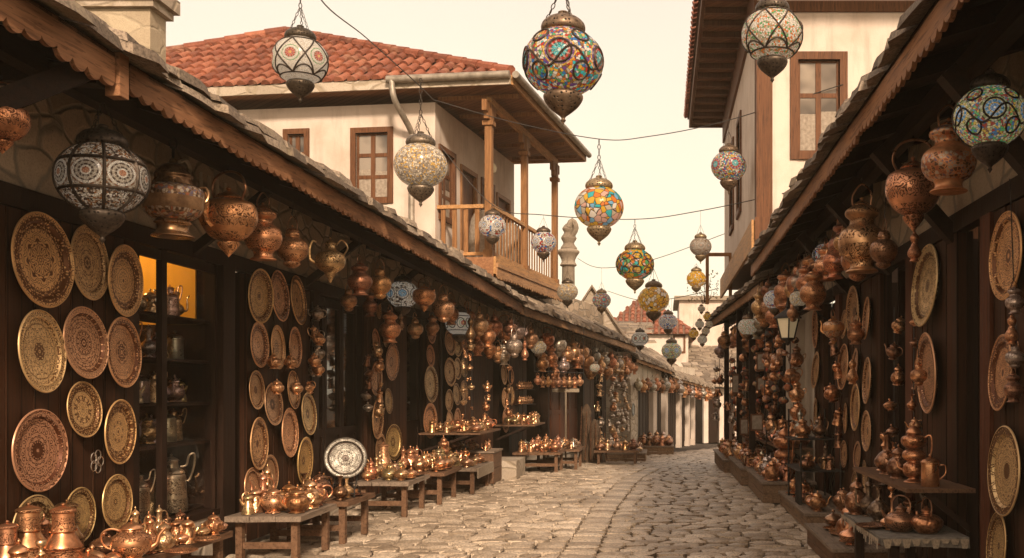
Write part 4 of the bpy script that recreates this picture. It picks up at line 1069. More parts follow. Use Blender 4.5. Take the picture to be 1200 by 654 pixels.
# quoin stone strip, wall lamp on the wall
# balcony
Q0 = Vector((-3.15, 19.0, 0)); frQ = Frame(Q0, d_, -l_)            # outer long side
LQ = 5.25; BW = 1.1
m = MB(); m.box(-.12, LQ + .1, -BW, .06, 3.86, 4.02, frQ); part('balcony_floor', m, M['balcony_h'], house)
m = MB(); m.box(-.14, LQ + .12, .062, .11, 3.74, 4.06, frQ); part('balcony_side_board', m, M['balcony_h'], house)
m = MB(); p = frQ.w(-.14, .135, 3.86); q = frQ.w(LQ + .12, .135, 3.86); fascia(m, p, q, .15, .17, .06, .022, -l_); part('scalloped_trim', m, M['fascia_x'], house)
m = MB(); m.box(-.15, LQ + .13, .112, .16, 3.86, 3.93, frQ); part('balcony_moulding', m, M['fascia_x'], house)
m = MB(); m.box(-.15, -.122, -BW, .06, 3.66, 4.05, frQ); part('balcony_end_board', m, M['fascia'], house)
m = MB(); 
for k in range(8): m.box(.2 + k * .65, .3 + k * .65, -BW - .3, .0, 3.72, 3.86, frQ)
part('joist', m, M['balcony'], house)
for a in (0, 2.45, 5.1):
    m = MB(); m.box(a - .065, a + .065, -.13, 0, 4.02, 6.9, frQ); m.box(a - .09, a + .09, -.155, .025, 4.02, 4.2, frQ); m.box(a - .1, a + .1, -.165, .035, 6.5, 6.58, frQ); po = part('balcony_post', m, M['balcony'], house)
    m = MB(); m.box(a - .3, a + .3, -.11, -.02, 6.72, 6.92, frQ); m.box(a - .18, a + .18, -.11, -.02, 6.6, 6.72, frQ)
    o = bpy.data.objects.new('capital', m.mesh('capital', M['balcony'], worldloc(po))); COL.objects.link(o); o.parent = po
m = MB(); m.box(0, LQ, -.11, -.02, 6.90, 7.04, frQ); part('balcony_beam', m, M['balcony_h'], house)
def rail(fr, L, nm, step, bw, z0=4.02):
    m = MB(); m.box(0, L, -.10, -.02, z0 + .98, z0 + 1.05, fr); m.box(0, L, -.09, -.03, z0 + .10, z0 + .16, fr); part('hand_rail', m, M['balcony_h'], house)
    n = int(L / step)
    for i in range(n):
        a = (i + .5) * L / n; m = MB(); m.box(a - bw / 2, a + bw / 2, -.075, -.05, z0 + .16, z0 + .98, fr); part('baluster', m, M['balcony'], house)
rail(frQ, LQ, 'side', .21, .034)
frQe = Frame(Q0 + Vector((0, -.0, 0)), l_, -d_); rail(Frame(frQe.o + d_ * .06, l_, -d_), BW, 'end', .21, .085)
# goods on the balcony
# roof: pyramid with barrel tiles
E0 = Vector((-2.72, 18.44, 7.27)); E1 = E0 + d_ * 6.3; E2 = E0 + l_ * 12.0; E3 = E2 + d_ * 6.3
AP = E0 + l_ * 6.0 + d_ * 3.15; AP = Vector((AP.x, AP.y, 9.38))
def barrel_tiles(mb, a, b, apex, step=.24, ln=.42, r=.085):
    """triangle a-b-apex covered with rows of half-round tiles running upslope"""
    a = Vector(a); b = Vector(b); apex = Vector(apex); t = (b - a).normalized(); L = (b - a).length
    s_ap = (apex - a).dot(t); foot = a + t * s_ap; up = apex - foot; H = up.length; u = up.normalized(); nrm = t.cross(u).normalized()
    if nrm.z < 0: nrm = -nrm
    n = int(L / step)
    for i in range(n):
        s = (i + .5) * L / n; hmax = H * (s / s_ap if s < s_ap else (L - s) / (L - s_ap)); k = 0; d = -.05
        while d < hmax - .05:
            e = min(d + ln * 1.12, hmax + .05); j = rnd.uniform(-.012, .012); lift = rnd.uniform(.0, .012); vs = []; fs = []
            for (dd, rr, zz) in ((d, r * 1.08, .035 + lift), (e, r * .86, .005)):
                for q in range(7):
                    an = PI * q / 6; vs.append(a + t * (s + j + rr * math.cos(an)) + u * dd + nrm * (zz + rr * math.sin(an) * .95))
            for q in range(6): fs.append((q, q + 1, q + 8, q + 7))
            fs.append((0, 6, 5, 4, 3, 2, 1)); mb.add(vs, fs, True); d += ln
    # under-layer
m = MB(); dn = Vector((0, 0, -.02))
m.add([E0 + dn, E2 + dn, E3 + dn, E1 + dn, AP + dn], [(0, 1, 4), (1, 2, 4), (2, 3, 4), (3, 0, 4)]); part('roof_underlay', m, M['tile_old'], house, fix=True)
m = MB(); barrel_tiles(m, E2, E0, AP); barrel_tiles(m, E0, E1, AP); 
part('tiled_roof', m, M['tile'], house, fix=True)
for (p, q) in ((E0, AP), (E2, AP)):
    m = MB(); L = (q - p).length; u = (q - p) / L; n = int(L / .4)
    for i in range(n): 
        z = Vector((0, 0, .07)); m.tube([p + u * (i * L / n) + z, p + u * ((i + 1.1) * L / n) + z], .11, 9, .09)
    part('ridge_tile_line', m, M['tile'], house)
m = MB(); th = Vector((0, 0, -.12))
m.prism([E0 + th, E1 + th, E3 + th, E2 + th], (0, 0, 1), .05); part('soffit', m, M['soffit'], house, fix=True)
for (p, q, nn) in ((E2, E0, -d_), (E0, E1, -l_), (E1, E3, d_)):
    m = MB(); m.prism([p + Vector((0, 0, -.17)), q + Vector((0, 0, -.17)), q + Vector((0, 0, .0)), p + Vector((0, 0, .0))], nn, .04); part('eave_board', m, M['balcony_h'] if nn != -d_ else M['stone_pale'], house, fix=True)
m = MB(); off = Vector((0, 0, -.02)); m.tube([E0 + l_ * .0 - d_ * .11 + off, E0 + l_ * 2.3 - d_ * .11 + off], .07, 10); part('gutter', m, M['gutter'], house)
m = MB(); m.tube([E0 - l_ * .11 - d_ * .1 + off, E1 - l_ * .11 + off], .065, 10); part('gutter', m, M['gutter'], house)
gp = frHf.w(.42, .1, 0)
m = MB(); m.tube(cat([E0 + l_ * 2.2 - d_ * .12 + Vector((0, 0, -.05)), E0 + l_ * 2.15 - d_ * .1 + Vector((0, 0, -.4)), Vector((gp.x, gp.y, 6.4)), Vector((gp.x, gp.y, 6.1)), Vector((gp.x, gp.y, 3.3))], 4), .055, 10); part('downpipe', m, M['gutter'], house)
# eave beams under the balcony roof
for k in range(5):
    m = MB(); a = .15 + k * 1.25; m.beam(frQ.w(a, -BW, 7.075), frQ.w(a, .45, 7.075), .07, .07); part('roof_joist', m, M['balcony'], house)

# right house
rh = thing('jettied_house', 'white plaster house with brown corner posts jutting over the street', 'house', (1.49, 16, 0))
frG = Frame((1.49, 16, 0), (1, 0, 0), (0, -1, 0)); frGs = Frame((1.49, 16, 0), (0, 1, 0), (-1, 0, 0))
g0, g1 = (935 - VX) * 16 / FX - 1.49, (984 - VX) * 16 / FX - 1.49
ZB = 4.22; zw0, zw1 = EYE + (457 - 178) * 16 / FX, EYE + (457 - 70) * 16 / FX
wall_with_openings(frG, 6, ZB, 7.5, [(g0, g1, zw0, zw1)], .3, M['plaster'], rh, 'front_wall')
window(frG, g0, g1, zw0, zw1, rh, 2, 2, trans=zw0 + (zw1 - zw0) * .62, fw=.12)
wall_with_openings(Frame((1.49, 16.302, 0), (0, 1, 0), (-1, 0, 0)), 8.198, ZB, 7.5, [(2.998, 3.798, 5.05, 6.75), (4.998, 5.898, 5.05, 6.75)], .3, M['plaster'], rh, 'street_wall')
window(frGs, 3.3, 4.1, 5.05, 6.75, rh, 2, 3); window(frGs, 5.3, 6.2, 5.05, 6.75, rh, 2, 3)
m = MB(); m.box(1.47, 1.72, 15.965, 16.12, ZB, 7.5); m.box(1.465, 1.60, 16.12, 16.25, ZB, 7.5); part('corner_post', m, M['wood_mid'], rh)
m = MB(); m.box(-.02, 6, -.3, .05, 7.5, 7.66, frG); part('top_plate', m, M['wood_mid'], rh)
m = MB(); m.box(.0, 8.5, .002, .05, 7.5, 8.12, frGs); part('top_plate', m, M['wood_mid'], rh)
m = MB(); m.box(0, 6, -.3, -.02, 7.66, 8.12, frG); part('upper_wall', m, M['plaster'], rh)
m = MB(); m.box(1.44, 7.5, 15.93, 24.6, ZB - .22, ZB); part('jetty_floor', m, M['wood_mid'], rh)
m = MB(); m.box(1.39, 1.437, 15.93, 24.6, ZB - .42, ZB + .03); part('jetty_side_board', m, M['balcony_h'], rh)
m = MB(); m.box(1.44, 7.5, 15.88, 15.927, ZB - .3, ZB + .06); part('jetty_front_board', m, M['wood_mid'], rh)
m = MB(); m.box(1.7, 7.4, 24.3, 24.5, ZB, 8.1); part('back_wall', m, M['plaster'], rh)
m = MB(); m.box(.72, 8.2, 14.9, 25.2, 8.13, 8.17); part('soffit', m, M['soffit'], rh)
for k in range(17):
    m = MB(); yy = 15.1 + k * .6; m.beam((.74, yy, 8.075), (1.45, yy, 8.075), .08, .10); part('rafter_end', m, M['wood_mid'], rh)
m = MB(); m.box(.66, .715, 14.85, 25.25, 8.06, 8.26); m.box(.716, 8.2, 14.8, 14.86, 8.06, 8.26); m.box(.716, 8.2, 25.2, 25.25, 8.06, 8.26); part('eave_board', m, M['wood_mid'], rh)
m = MB(); e0 = Vector((.62, 14.8, 8.28)); e1 = Vector((.62, 25.3, 8.28)); apx = Vector((4.4, 20, 10.1)); e2 = Vector((8.2, 14.8, 8.28)); e3 = Vector((8.2, 25.3, 8.28))
barrel_tiles(m, e0, e1, apx); barrel_tiles(m, e2, e0, apx); part('tiled_roof', m, M['tile'], rh, fix=True)
m = MB(); m.add([e0, e2, e3, e1, apx], [(0, 1, 4), (1, 2, 4), (2, 3, 4), (3, 0, 4)]); part('roof_underlay', m, M['tile_old'], rh, fix=True)

# stone tower behind the first roof
tw = thing('stone_tower_house', 'plain pale stone tower rising behind the front slab roof', 'tower', (-8, 13.5, 0))
m = MB(); m.box(-12, -6.60, 13.2, 13.62, 0, 6.52); part('wall', m, M['stone_tower'], tw)
m = MB(); m.box(-12.1, -6.53, 13.13, 13.69, 6.523, 6.62); m.box(-12.2, -6.47, 13.07, 13.75, 6.622, 6.8); part('cornice', m, M['stone_pale'], tw)

# behind the middle row: gabled stone building, column with carved finial, red roofed houses
def gable(name, label, cat_, px0, px1, pyb, peakpx, peakpy, D, depth, mat, roofmat, over=.15):
    a = P(px0, pyb, D); b = P(px1, pyb, D); pk = P(peakpx, peakpy, D); z0 = gz(D)
    t_ = thing(name, label, cat_, (a.x, D, z0))
    m = MB(); m.prism([(a.x, D, z0), (b.x, D, z0), (b.x, D, b.z), (pk.x, D, pk.z), (a.x, D, a.z)], (0, 1, 0), depth); part('wall', m, M[mat], t_, fix=True)
    for (e, sg) in ((a, -1), (b, 1)):
        m = MB(); dv = (pk - e); u = dv.normalized(); e2 = e - u * over * 2
        q = [e2 + Vector((0, -over, .02)), pk + Vector((0, -over, .02)), pk + Vector((0, depth + over, .02)), e2 + Vector((0, depth + over, .02))]
        m.prism(q, (0, 0, 1), .10); part('roof_slope', m, M[roofmat], t_, fix=True)
    return t_
gb = gable('gabled_stone_house', 'pale stone gable standing behind the middle shop roof', 'house', 655, 733, 398, 694, 338, 34, 6, 'stone_pale', 'slab')
# slab roofs in between
def lean_roof(name, label, px0, px1, py_e, py_r, D, depth, mat='slab', wallmat='plaster_old'):
    a = P(px0, py_e, D); b = P(px1, py_e, D); r_ = P(px0, py_r, D + depth); z0 = gz(D)
    t_ = thing(name, label, 'house', ((a.x + b.x) / 2, D, z0))
    m = MB(); m.box(a.x + .1, b.x - .1, D + .15, D + depth, z0, a.z - .01); part('wall', m, M[wallmat], t_)
    m = MB(); slabs(m, (a.x, D, a.z), (b.x, D, b.z), (0, 1, 0), (r_.z - a.z) / depth, .4, int(depth / .4) + 1, (.4, .8), 1, .07); part('slab_roof', m, M[mat], t_, fix=True)
    return t_
lean_roof('slab_roofed_house', 'low house with a sagging slab roof between gable and red roof', 700, 748, 404, 384, 37, 5)
lean_roof('grey_roofed_house', 'broad grey slab roof behind the white pillared shops', 775, 880, 447, 425, 50, 6)
lean_roof('lower_grey_roofed_house', 'narrow slab roof between the pillared shops and cream house', 790, 900, 432, 405, 57, 6)
rr_ = thing('red_roofed_house', 'cream house with weathered red tile roof at the end of the street', 'house', P(745, 430, 52)); 
ra, rb = P(700, 392, 52), P(816, 392, 52); ap = P(752, 346, 57)
m = MB(); m.box(ra.x + .2, rb.x - .4, 52.3, 60, gz(52), ra.z + .0); part('wall', m, M['plaster'], rr_)
ra.z += .02; rb.z += .02; r3 = Vector((rb.x, 62, rb.z)); r4 = Vector((ra.x, 62, ra.z))
m = MB(); barrel_tiles(m, ra, rb, ap, .3, .5, .11); barrel_tiles(m, rb, r3, ap, .3, .5, .11); part('tiled_roof', m, M['tile'], rr_, fix=True)
m = MB(); m.add([ra, rb, r3, r4, ap], [(0, 1, 4), (1, 2, 4), (2, 3, 4), (3, 0, 4), (3, 2, 1, 0)]); part('roof_underlay', m, M['tile_old'], rr_, fix=True)
fr_ = Frame((ra.x, 52.3, 0), (1, 0, 0), (0, -1, 0)); w0 = P(791, 407, 52.3); w1 = P(801, 389, 52.3); window(fr_, w0.x - ra.x, w1.x - ra.x, w0.z - .2, w1.z - .25, rr_, 2, 2)
cb = thing('cream_flat_house', 'tall cream house with flat roof behind the red tile roof', 'house', P(830, 430, 62))
m = MB(); p0, p1 = P(796, 352, 62), P(900, 352, 62); m.box(p0.x, p1.x, 62, 70, gz(62), p0.z); part('wall', m, M['plaster'], cb)
m = MB(); m.box(p0.x - .3, p1.x, 61.7, 70.3, p0.z, p0.z + .25); part('cornice', m, M['carved'], cb)
# further low house closing the view on the far right
# column with carved finial
cl = thing('carved_stone_column', 'slender stone column topped by a weathered carved figure', 'column', P(666, 350, 29))
q = P(666, 334, 29); zt_ = EYE + (457 - 300) * 29 / FX
m = MB(); m.lathe([(.0001, 0), (.30, 0), (.30, .2), (.20, .3), (.185, zt_ - .9), (.18, zt_ - .3), (.0001, zt_ - .3)], 14, (q.x, 29, 0)); part('shaft', m, M['carved'], cl)
m = MB(); m.lathe(cat([(.19, zt_ - .3), (.24, zt_ - .26), (.19, zt_ - .15), (.25, zt_ - .0), (.31, zt_ + .08), (.31, zt_ + .14), (.2, zt_ + .2), (.0001, zt_ + .2)], 3), 16, (q.x, 29, 0)); part('capital', m, M['carved'], cl)
m = MB(); m.lathe(cat([(.0001, 0), (.20, .0), (.13, .15), (.19, .3), (.11, .45), (.16, .56), (.07, .70), (.0001, .74)], 3), 14, (q.x, 29, zt_ + .2), lobes=3, lobe_amp=.25)
m.tube(cat([(q.x + .1, 28.95, zt_ + .55), (q.x + .22, 28.9, zt_ + .78), (q.x + .12, 28.9, zt_ + .98), (q.x + .02, 28.9, zt_ + .8)], 3), .09, 8); part('figure', m, M['carved'], cl)
# ==================================================================== GOODS IN THEIR PLACES
rp = random.Random(21)
def on_left(px):
    """point of the left shop walls under the picture column px, with the wall's outward direction"""
    k = (px - VX) / FX
    if px < 451: return Vector((-4.25, -4.25 / k, 0)), Vector((1, 0, 0))
    for (o, t, n) in ((C0_, frL2.t, frL2.n), (C1_, frM.t, frM.n)):
        a = (k * o.y - o.x) / (t.x - k * t.y); q = o + t * a
        if q.y <= 20.0 or o is C1_: return q, n
def on_right(px):
    k = (px - VX) / FX; y = 2.25 / k
    if y < 16.6: return Vector((2.25, y, 0)), Vector((-1, 0, 0))
    a = (k * frR2.o.y - frR2.o.x) / (frR2.t.x - k * frR2.t.y); return frR2.o + frR2.t * a, frR2.n
TCOL = {'g': ('gold', GOLD), 'b': ('bright copper', (.86, .52, .25)), 'c': ('copper', (.80, .46, .22)), 'd': ('dark copper', (.66, .37, .18)), 'y': ('pale brass', (.90, .60, .30)), 't': ('tinned', TIN)}
def trays(side, phrase, group, rows):
    for i, (px, py, h, mk, cc) in enumerate(rows):
        q, n = (on_left if side == 'L' else on_right)(px)
        d = h * q.y / FX; z = EYE - (py - VY) * q.y / FX; nm, col = TCOL[cc]
        size = 'large' if d > .52 else ('small' if d < .36 else 'mid sized')
        g_ = max(gz(q.y), 0)
        z = max(z, .12 + d / 2)
        put_tray((q.x + n.x * .07, q.y + n.y * .07, z), n + Vector((0, rp.uniform(-.07, .07), rp.uniform(-.03, .10))), d,
                 f'{size} {nm} tray, {ordi(i)} down {phrase}', group, 'tray_' + mk, tuple(x * rp.uniform(.82, 1.0) for x in col), lod=(h < 45))
G1 = 'engraved trays on the long row plank walls'
trays('L', 'the column farthest from the lit window', G1, [(34, 305, 112, 'a', 'g'), (33, 412, 98, 'b', 'y'), (31, 528, 97, 'a', 'd'), (25, 622, 84, 'd', 'd')])
trays('L', 'the middle column of the first plank wall', G1, [(90, 308, 88, 'b', 'g'), (86, 402, 85, 'c', 'c'), (85, 480, 66, 'a', 'g'), (79, 604, 66, 'b', 'c')])
trays('L', 'the column beside the lit window', G1, [(133, 329, 84, 'c', 'g'), (131, 413, 83, 'b', 'g'), (127, 506, 76, 'a', 'g'), (124, 588, 64, 'c', 'c')])
trays('L', 'the near column of the second plank wall', G1, [(295, 347, 64, 'c', 'b'), (294, 404, 54, 'b', 'b'), (291, 457, 46, 'c', 'b'), (293, 520, 62, 'a', 'b'), (287, 571, 46, 'b', 'c')])
trays('L', 'the middle column of the second plank wall', G1, [(318, 347, 60, 'b', 'b'), (316, 407, 52, 'c', 'g'), (311, 474, 50, 'c', 'b'), (330, 507, 58, 'a', 'b'), (307, 556, 46, 'c', 'c')])
trays('L', 'the far column of the second plank wall', G1, [(340, 352, 58, 'c', 'g'), (337, 407, 48, 'b', 'b'), (335, 457, 45, 'a', 'b'), (353, 485, 50, 'c', 'y'), (348, 540, 56, 'b', 'g')])
trays('L', 'the near column of the third plank wall', G1, [(437, 361, 26, 'c', 'g'), (434, 400, 30, 'a', 'c'), (434, 444, 40, 'b', 'b'), (435, 491, 48, 'a', 'b'), (439, 528, 40, 'c', 'c')])
trays('L', 'the far column of the third plank wall', G1, [(446, 392, 30, 'b', 'c'), (453, 424, 44, 'c', 'b'), (449, 470, 30, 'a', 'b'), (455, 518, 42, 'a', 'g')])
trays('L', 'the narrow fourth plank wall', G1, [(500, 389, 28, 'c', 'b'), (499, 417, 26, 'c', 'c'), (499, 450, 44, 'a', 'b'), (498, 493, 42, 'b', 'b')])
trays('L', 'the near column behind the tiered pot stall', G1, [(522, 401, 32, 'c', 'g'), (522, 436, 34, 'a', 'b'), (521, 469, 26, 'b', 'c'), (522, 494, 26, 'c', 'b')])
trays('L', 'the middle column behind the tiered pot stall', G1, [(531, 404, 28, 'b', 'b'), (531, 432, 26, 'c', 'b'), (530, 462, 26, 'c', 'g'), (531, 490, 24, 'a', 'c')])
trays('L', 'the far column behind the tiered pot stall', G1, [(539, 405, 24, 'a', 'c'), (539, 430, 24, 'b', 'b'), (539, 458, 24, 'c', 'b')])
trays('L', 'the column beside the red brown doors', 'small trays on the middle row', [(586, 439, 24, 'c', 'b'), (587, 466, 24, 'b', 'g'), (588, 492, 30, 'a', 'b')])
trays('L', 'the column next to the cup shelves', 'small trays on the middle row', [(594, 441, 20, 'b', 'c'), (595, 464, 22, 'c', 'b')])
G2 = 'engraved trays on the dark row walls'
trays('R', 'the column by the open dark doorway', G2, [(1098, 335, 97, 'c', 'b'), (1100, 437, 95, 'b', 'b'), (1094, 560, 52, 'a', 't')])
trays('R', 'the edge column of the dark row', G2, [(1196, 300, 104, 'b', 'g'), (1189, 437, 90, 'a', 'c'), (1194, 552, 106, 'c', 'b'), (1184, 640, 80, 'a', 'c')])
trays('R', 'the near column above the low platform', G2, [(1025, 373, 50, 'b', 'b'), (1026, 446, 55, 'c', 'b'), (1025, 505, 48, 'a', 'b'), (1023, 560, 42, 'c', 'c')])
trays('R', 'the middle column above the low platform', G2, [(1009, 366, 62, 'c', 'g'), (1011, 427, 38, 'a', 'c'), (1012, 477, 56, 'b', 'b'), (1013, 534, 34, 'c', 'c'), (1010, 574, 44, 'a', 'd')])
trays('R', 'the far column above the low platform', G2, [(997, 380, 34, 'c', 'c'), (997, 430, 54, 'b', 'b'), (999, 490, 36, 'c', 'b'), (997, 532, 32, 'a', 'c')])
trays('R', 'the column next to the plaster pier', G2, [(963, 385, 46, 'b', 'c'), (963, 434, 44, 'c', 'b'), (963, 486, 40, 'a', 'c')])
# fish and disc ornament pinned between trays
for (px, py, D_) in ((104, 541, 7.6),):
    m = MB(); q, n = on_left(px); z = EYE - (py - VY) * q.y / FX; c_ = Vector((q.x + .06, q.y, z))
    for k in range(5): m.torus(c_ + Vector((0, .05 * math.cos(k * 1.26), .05 * math.sin(k * 1.26))), .038, .004, Matrix.Rotation(PI / 2, 3, 'Y'), 1, 12, 4)
    m.torus(c_, .02, .005, Matrix.Rotation(PI / 2, 3, 'Y'), 1, 10, 4)
    single('wire_rosette', m, M['plain'], 'little wire flower ornament pinned low on the first plank wall', 'ornament', c_, color=TIN)

# ---- hanging pots under the long eave
def eaveL(D): return (-3.3 + (D - 6.35) * .0521, 3.62 - (D - 6.35) * .03035)
def eaveM(D): t = (D - 19.3) / 10.7; return (-2.66 + 1.885 * t, 3.20 - .33 * t)
_cnt = {}
def hang(px, py, w, shape, fin, D=None, off=.36, side='L', mk='engrave', rot=None, lod=None, topz=None, chain=False, phrase='along the long scalloped eave', group='pots hanging under the long eave', pre=''):
    if D is None:
        k = (px - VX) / FX
        if side == 'R': D = (1.42 + off) / k
        else:
            D = (-3.631 - off) / (k - .0521)
            if D > 19.3: D = (-6.06 - off) / (k - .1762)
    if side == 'L': ex, ez = eaveL(D) if D < 19.3 else eaveM(D)
    else: ex, ez = 1.42, (3.6 if D < 16.5 else 3.34)
    w = w * 1.1; s = w * D / FX / .30; c_ = P(px, py, D); z = c_.z + .29 * s
    tz = ez - .14 if topz is None else topz
    if z > tz - .02: z = tz - .02
    if lod is None: lod = w < 24
    i = _cnt.get((phrase), 0); _cnt[phrase] = i + 1
    word = HN[shape][1]
    lab = f'{fin} {pre}{word} hanging {ordi(i)} {phrase}'
    o = place(geth(shape, lod, mk), (c_.x, c_.y, z), lab, group, (rp.uniform(-.03, .03), rp.uniform(-.03, .03), rp.uniform(0, 6.28) if rot is None else rot), s, tuple(x * rp.uniform(.85, 1.05) for x in FIN[fin]), extra=True, vary=True)
    hook_part(o, tz, z, .004, chain)
    return o
m_ph = 'along the long scalloped eave'
hang(2, 150, 52, 'kettle', 'reddish copper', mk='engrave', rot=2.6, D=5.7, topz=3.35)
hang(203, 243, 55, 'drum', 'dark copper', mk='inlay', rot=-.9, chain=True, pre='inlaid ')
hang(268, 248, 56, 'kettle', 'reddish copper', mk='engrave', rot=-1.9)
hang(308, 272, 44, 'urn', 'reddish copper', mk='engrave')
hang(343, 291, 36, 'jar', 'copper', mk='engrave')
hang(387, 308, 36, 'ewer', 'bright copper', mk='engrave', rot=.3)
hang(421, 328, 28, 'urn', 'dark copper'); hang(445, 331, 26, 'jar', 'copper')
hang(497, 351, 24, 'kettle', 'copper', rot=1); hang(519, 359, 24, 'jar', 'bright copper')
hang(457, 382, 24, 'urn', 'copper', D=13.6, topz=3.2); hang(470, 377, 12, 'tall', 'dark copper', D=13.9, topz=3.0)
hang(552, 384, 18, 'tall', 'dark copper'); hang(562, 381, 21, 'jar', 'bright copper'); hang(571, 389, 20, 'urn', 'copper'); hang(580, 381, 18, 'jar', 'reddish copper'); hang(592, 388, 20, 'kettle', 'copper')
hang(602, 404, 20, 'jar', 'tinned', D=18.6); hang(615, 409, 14, 'tall', 'copper', D=19)
for (px, py, w_, sh, f_, D, tz) in [(408, 352, 20, 'jar', 'copper', 12.6, 3.2), (433, 355, 18, 'urn', 'dark copper', 13.4, 3.2), (486, 385, 18, 'jar', 'bright copper', 15.2, 3.0), (507, 382, 17, 'urn', 'copper', 16, 3.1), (528, 352, 20, 'urn', 'reddish copper', 16.6, 3.2), (547, 362, 20, 'kettle', 'copper', 17.6, 3.15), (559, 402, 17, 'urn', 'bright copper', 18.2, 2.9), (574, 408, 16, 'jar', 'copper', 18.8, 2.8), (590, 414, 15, 'urn', 'tinned', 19, 2.8), (598, 385, 17, 'jar', 'dark copper', 18.9, 3.1)]:
    hang(px, py, w_, sh, f_, D=D, topz=tz)
# middle eave
ph2, g2_ = 'along the middle row eave', 'pots hanging under the middle eave'
for i, (px, py, w_) in enumerate([(583, 416, 16), (645, 418, 17), (654, 406, 18), (665, 416, 17), (675, 420, 19), (687, 424, 17), (697, 412, 14), (703, 426, 15), (711, 438, 14), (716, 414, 15), (724, 420, 14), (729, 434, 13), (737, 424, 14), (742, 412, 13), (606, 388, 18), (622, 395, 17), (636, 424, 16), (641, 400, 16), (660, 428, 15), (671, 404, 16), (682, 408, 16), (692, 436, 14), (707, 405, 15), (719, 430, 13), (733, 410, 13), (650, 434, 13)]):
    hang(px, py, w_, ('jar', 'urn', 'kettle')[i % 3], ('copper', 'bright copper', 'tinned', 'reddish copper')[(i * 3) % 4], phrase=ph2, group=g2_, off=.30, D=(19.0 if px < 600 else None), topz=(3.0 if px < 600 else None))
ph3 = 'on the low pole before the red brown doors'
for i in range(9): hang(630 + i * 6.2, 441 + (i % 3 == 2) * 3, 9, ('jar', 'urn')[i % 2], ('bright copper', 'copper')[i % 2], D=21.5 + i * .22, lod=True, topz=1.98, phrase=ph3, group='little pots on the low pole')
a_, b_ = P(626, 431, 21.4), P(684, 431, 23.5); m = MB(); m.tube([(a_.x, a_.y, 1.99), (b_.x, b_.y, 1.99)], .012, 6)
for e in (a_, b_): m.tube([(e.x, e.y, 1.99), (e.x, e.y, 3.05)], .006, 5)
single('hanging_pole', m, M['iron'], 'thin iron pole hung with little pots before the brown doors', 'pole', (a_.x, a_.y, 1.99), color=IRON)
ph4 = 'under the first low eave at the bend'
for i in range(10):
    px = 748 + i * 5.4; D = 31 + i * .55
    hang(px, 450 + (i % 2) * 3, 11, ('jar', 'urn')[i % 2], ('tinned', 'copper', 'dark copper')[i % 3], D=D, lod=True, topz=2.28 - i * .02, phrase=ph4, group='small pots hung at the street bend')
ph5 = 'under the farthest low eave'
for i in range(9):
    px = 798 + i * 4.3; D = 37.5 + i * .8
    hang(px, 457 + (i % 2) * 2, 9, ('jar', 'urn')[i % 2], ('tinned', 'copper', 'dark copper')[i % 3], D=D, lod=True, topz=1.98 - i * .03, phrase=ph5, group='small pots hung at the street bend')
# right eave
ph6, g6 = 'along the dark row eave', 'pots hanging under the dark row eave'
hang(1112, 178, 60, 'urn', 'reddish copper', side='R', mk='inlay', phrase=ph6, group=g6, pre='inlaid ', D=6.6)
hang(1070, 196, 60, 'kettle', 'copper', side='R', mk='engrave', phrase=ph6, group=g6, rot=1.2, D=7.5)
hang(1010, 245, 54, 'urn', 'copper', side='R', mk='engrave', phrase=ph6, group=g6)
for a in [(1072, 290, 24, 'tall', 'copper', 8.0, 3.1), (1037, 292, 34, 'jar', 'dark copper', 8.6, 3.2), (1006, 302, 36, 'jar', 'reddish copper', 9.3, 3.2), (989, 272, 34, 'urn', 'dark copper', 10.2, 3.4), (984, 300, 24, 'kettle', 'copper', 10.8, 3.4), (950, 295, 30, 'urn', 'copper', 12.6, 3.4),
          (936, 322, 30, 'jar', 'reddish copper', 13.4, 3.4), (921, 333, 28, 'urn', 'copper', 14.3, 3.4), (956, 352, 20, 'kettle', 'dark copper', 11.8, 2.9), (907, 371, 18, 'jar', 'copper', 15.3, 3.0), (890, 356, 20, 'urn', 'bright copper', 16, 3.3),
          (849, 400, 17, 'jar', 'copper', 23.4, 3.1), (845, 412, 15, 'jar', 'tinned', 24.4, 3.0), (917, 356, 19, 'kettle', 'bright copper', 14.6, 3.1), (929, 366, 15, 'jar', 'copper', 13.5, 2.9), (900, 340, 16, 'jar', 'dark copper', 15.5, 3.4)]:
    px, py, w_, sh, f_, D, tz = a; hang(px, py, w_, sh, f_, D=D, side='R', topz=tz, phrase=ph6, group=g6, lod=w_ < 26)
for row, (xx, zz, st, D) in enumerate(((1.80, 3.02, .62, 9.3), (1.66, 2.80, .70, 11.2), (1.95, 2.70, .75, 15.2))):
    while D < 24.4:
        q_ = Vector((xx, D, zz + rp.uniform(-.10, .10))); px = VX + q_.x * FX / D; py = VY - (q_.z - EYE) * FX / D
        if not (912 < px < 935 and row > 0):
            hang(px, py, rp.uniform(.26, .34) * FX / D / 1.1, rp.choice(('jar', 'urn', 'kettle', 'urn')), rp.choice(('copper', 'reddish copper', 'bright copper', 'copper', 'tinned')), D=D, side='R', topz=3.3, phrase=('in the inner line under the dark eave', 'in the lower line under the dark eave', 'in the wall line under the crooked eave')[row], group=g6, lod=D > 13)
        D += st * rp.uniform(.85, 1.15)
hang(976, 388, 24, 'kettle', 'reddish copper', D=10.9, side='R', topz=2.75, mk='inlay', phrase='by the far edge of the tray column', group=g6, pre='painted ')

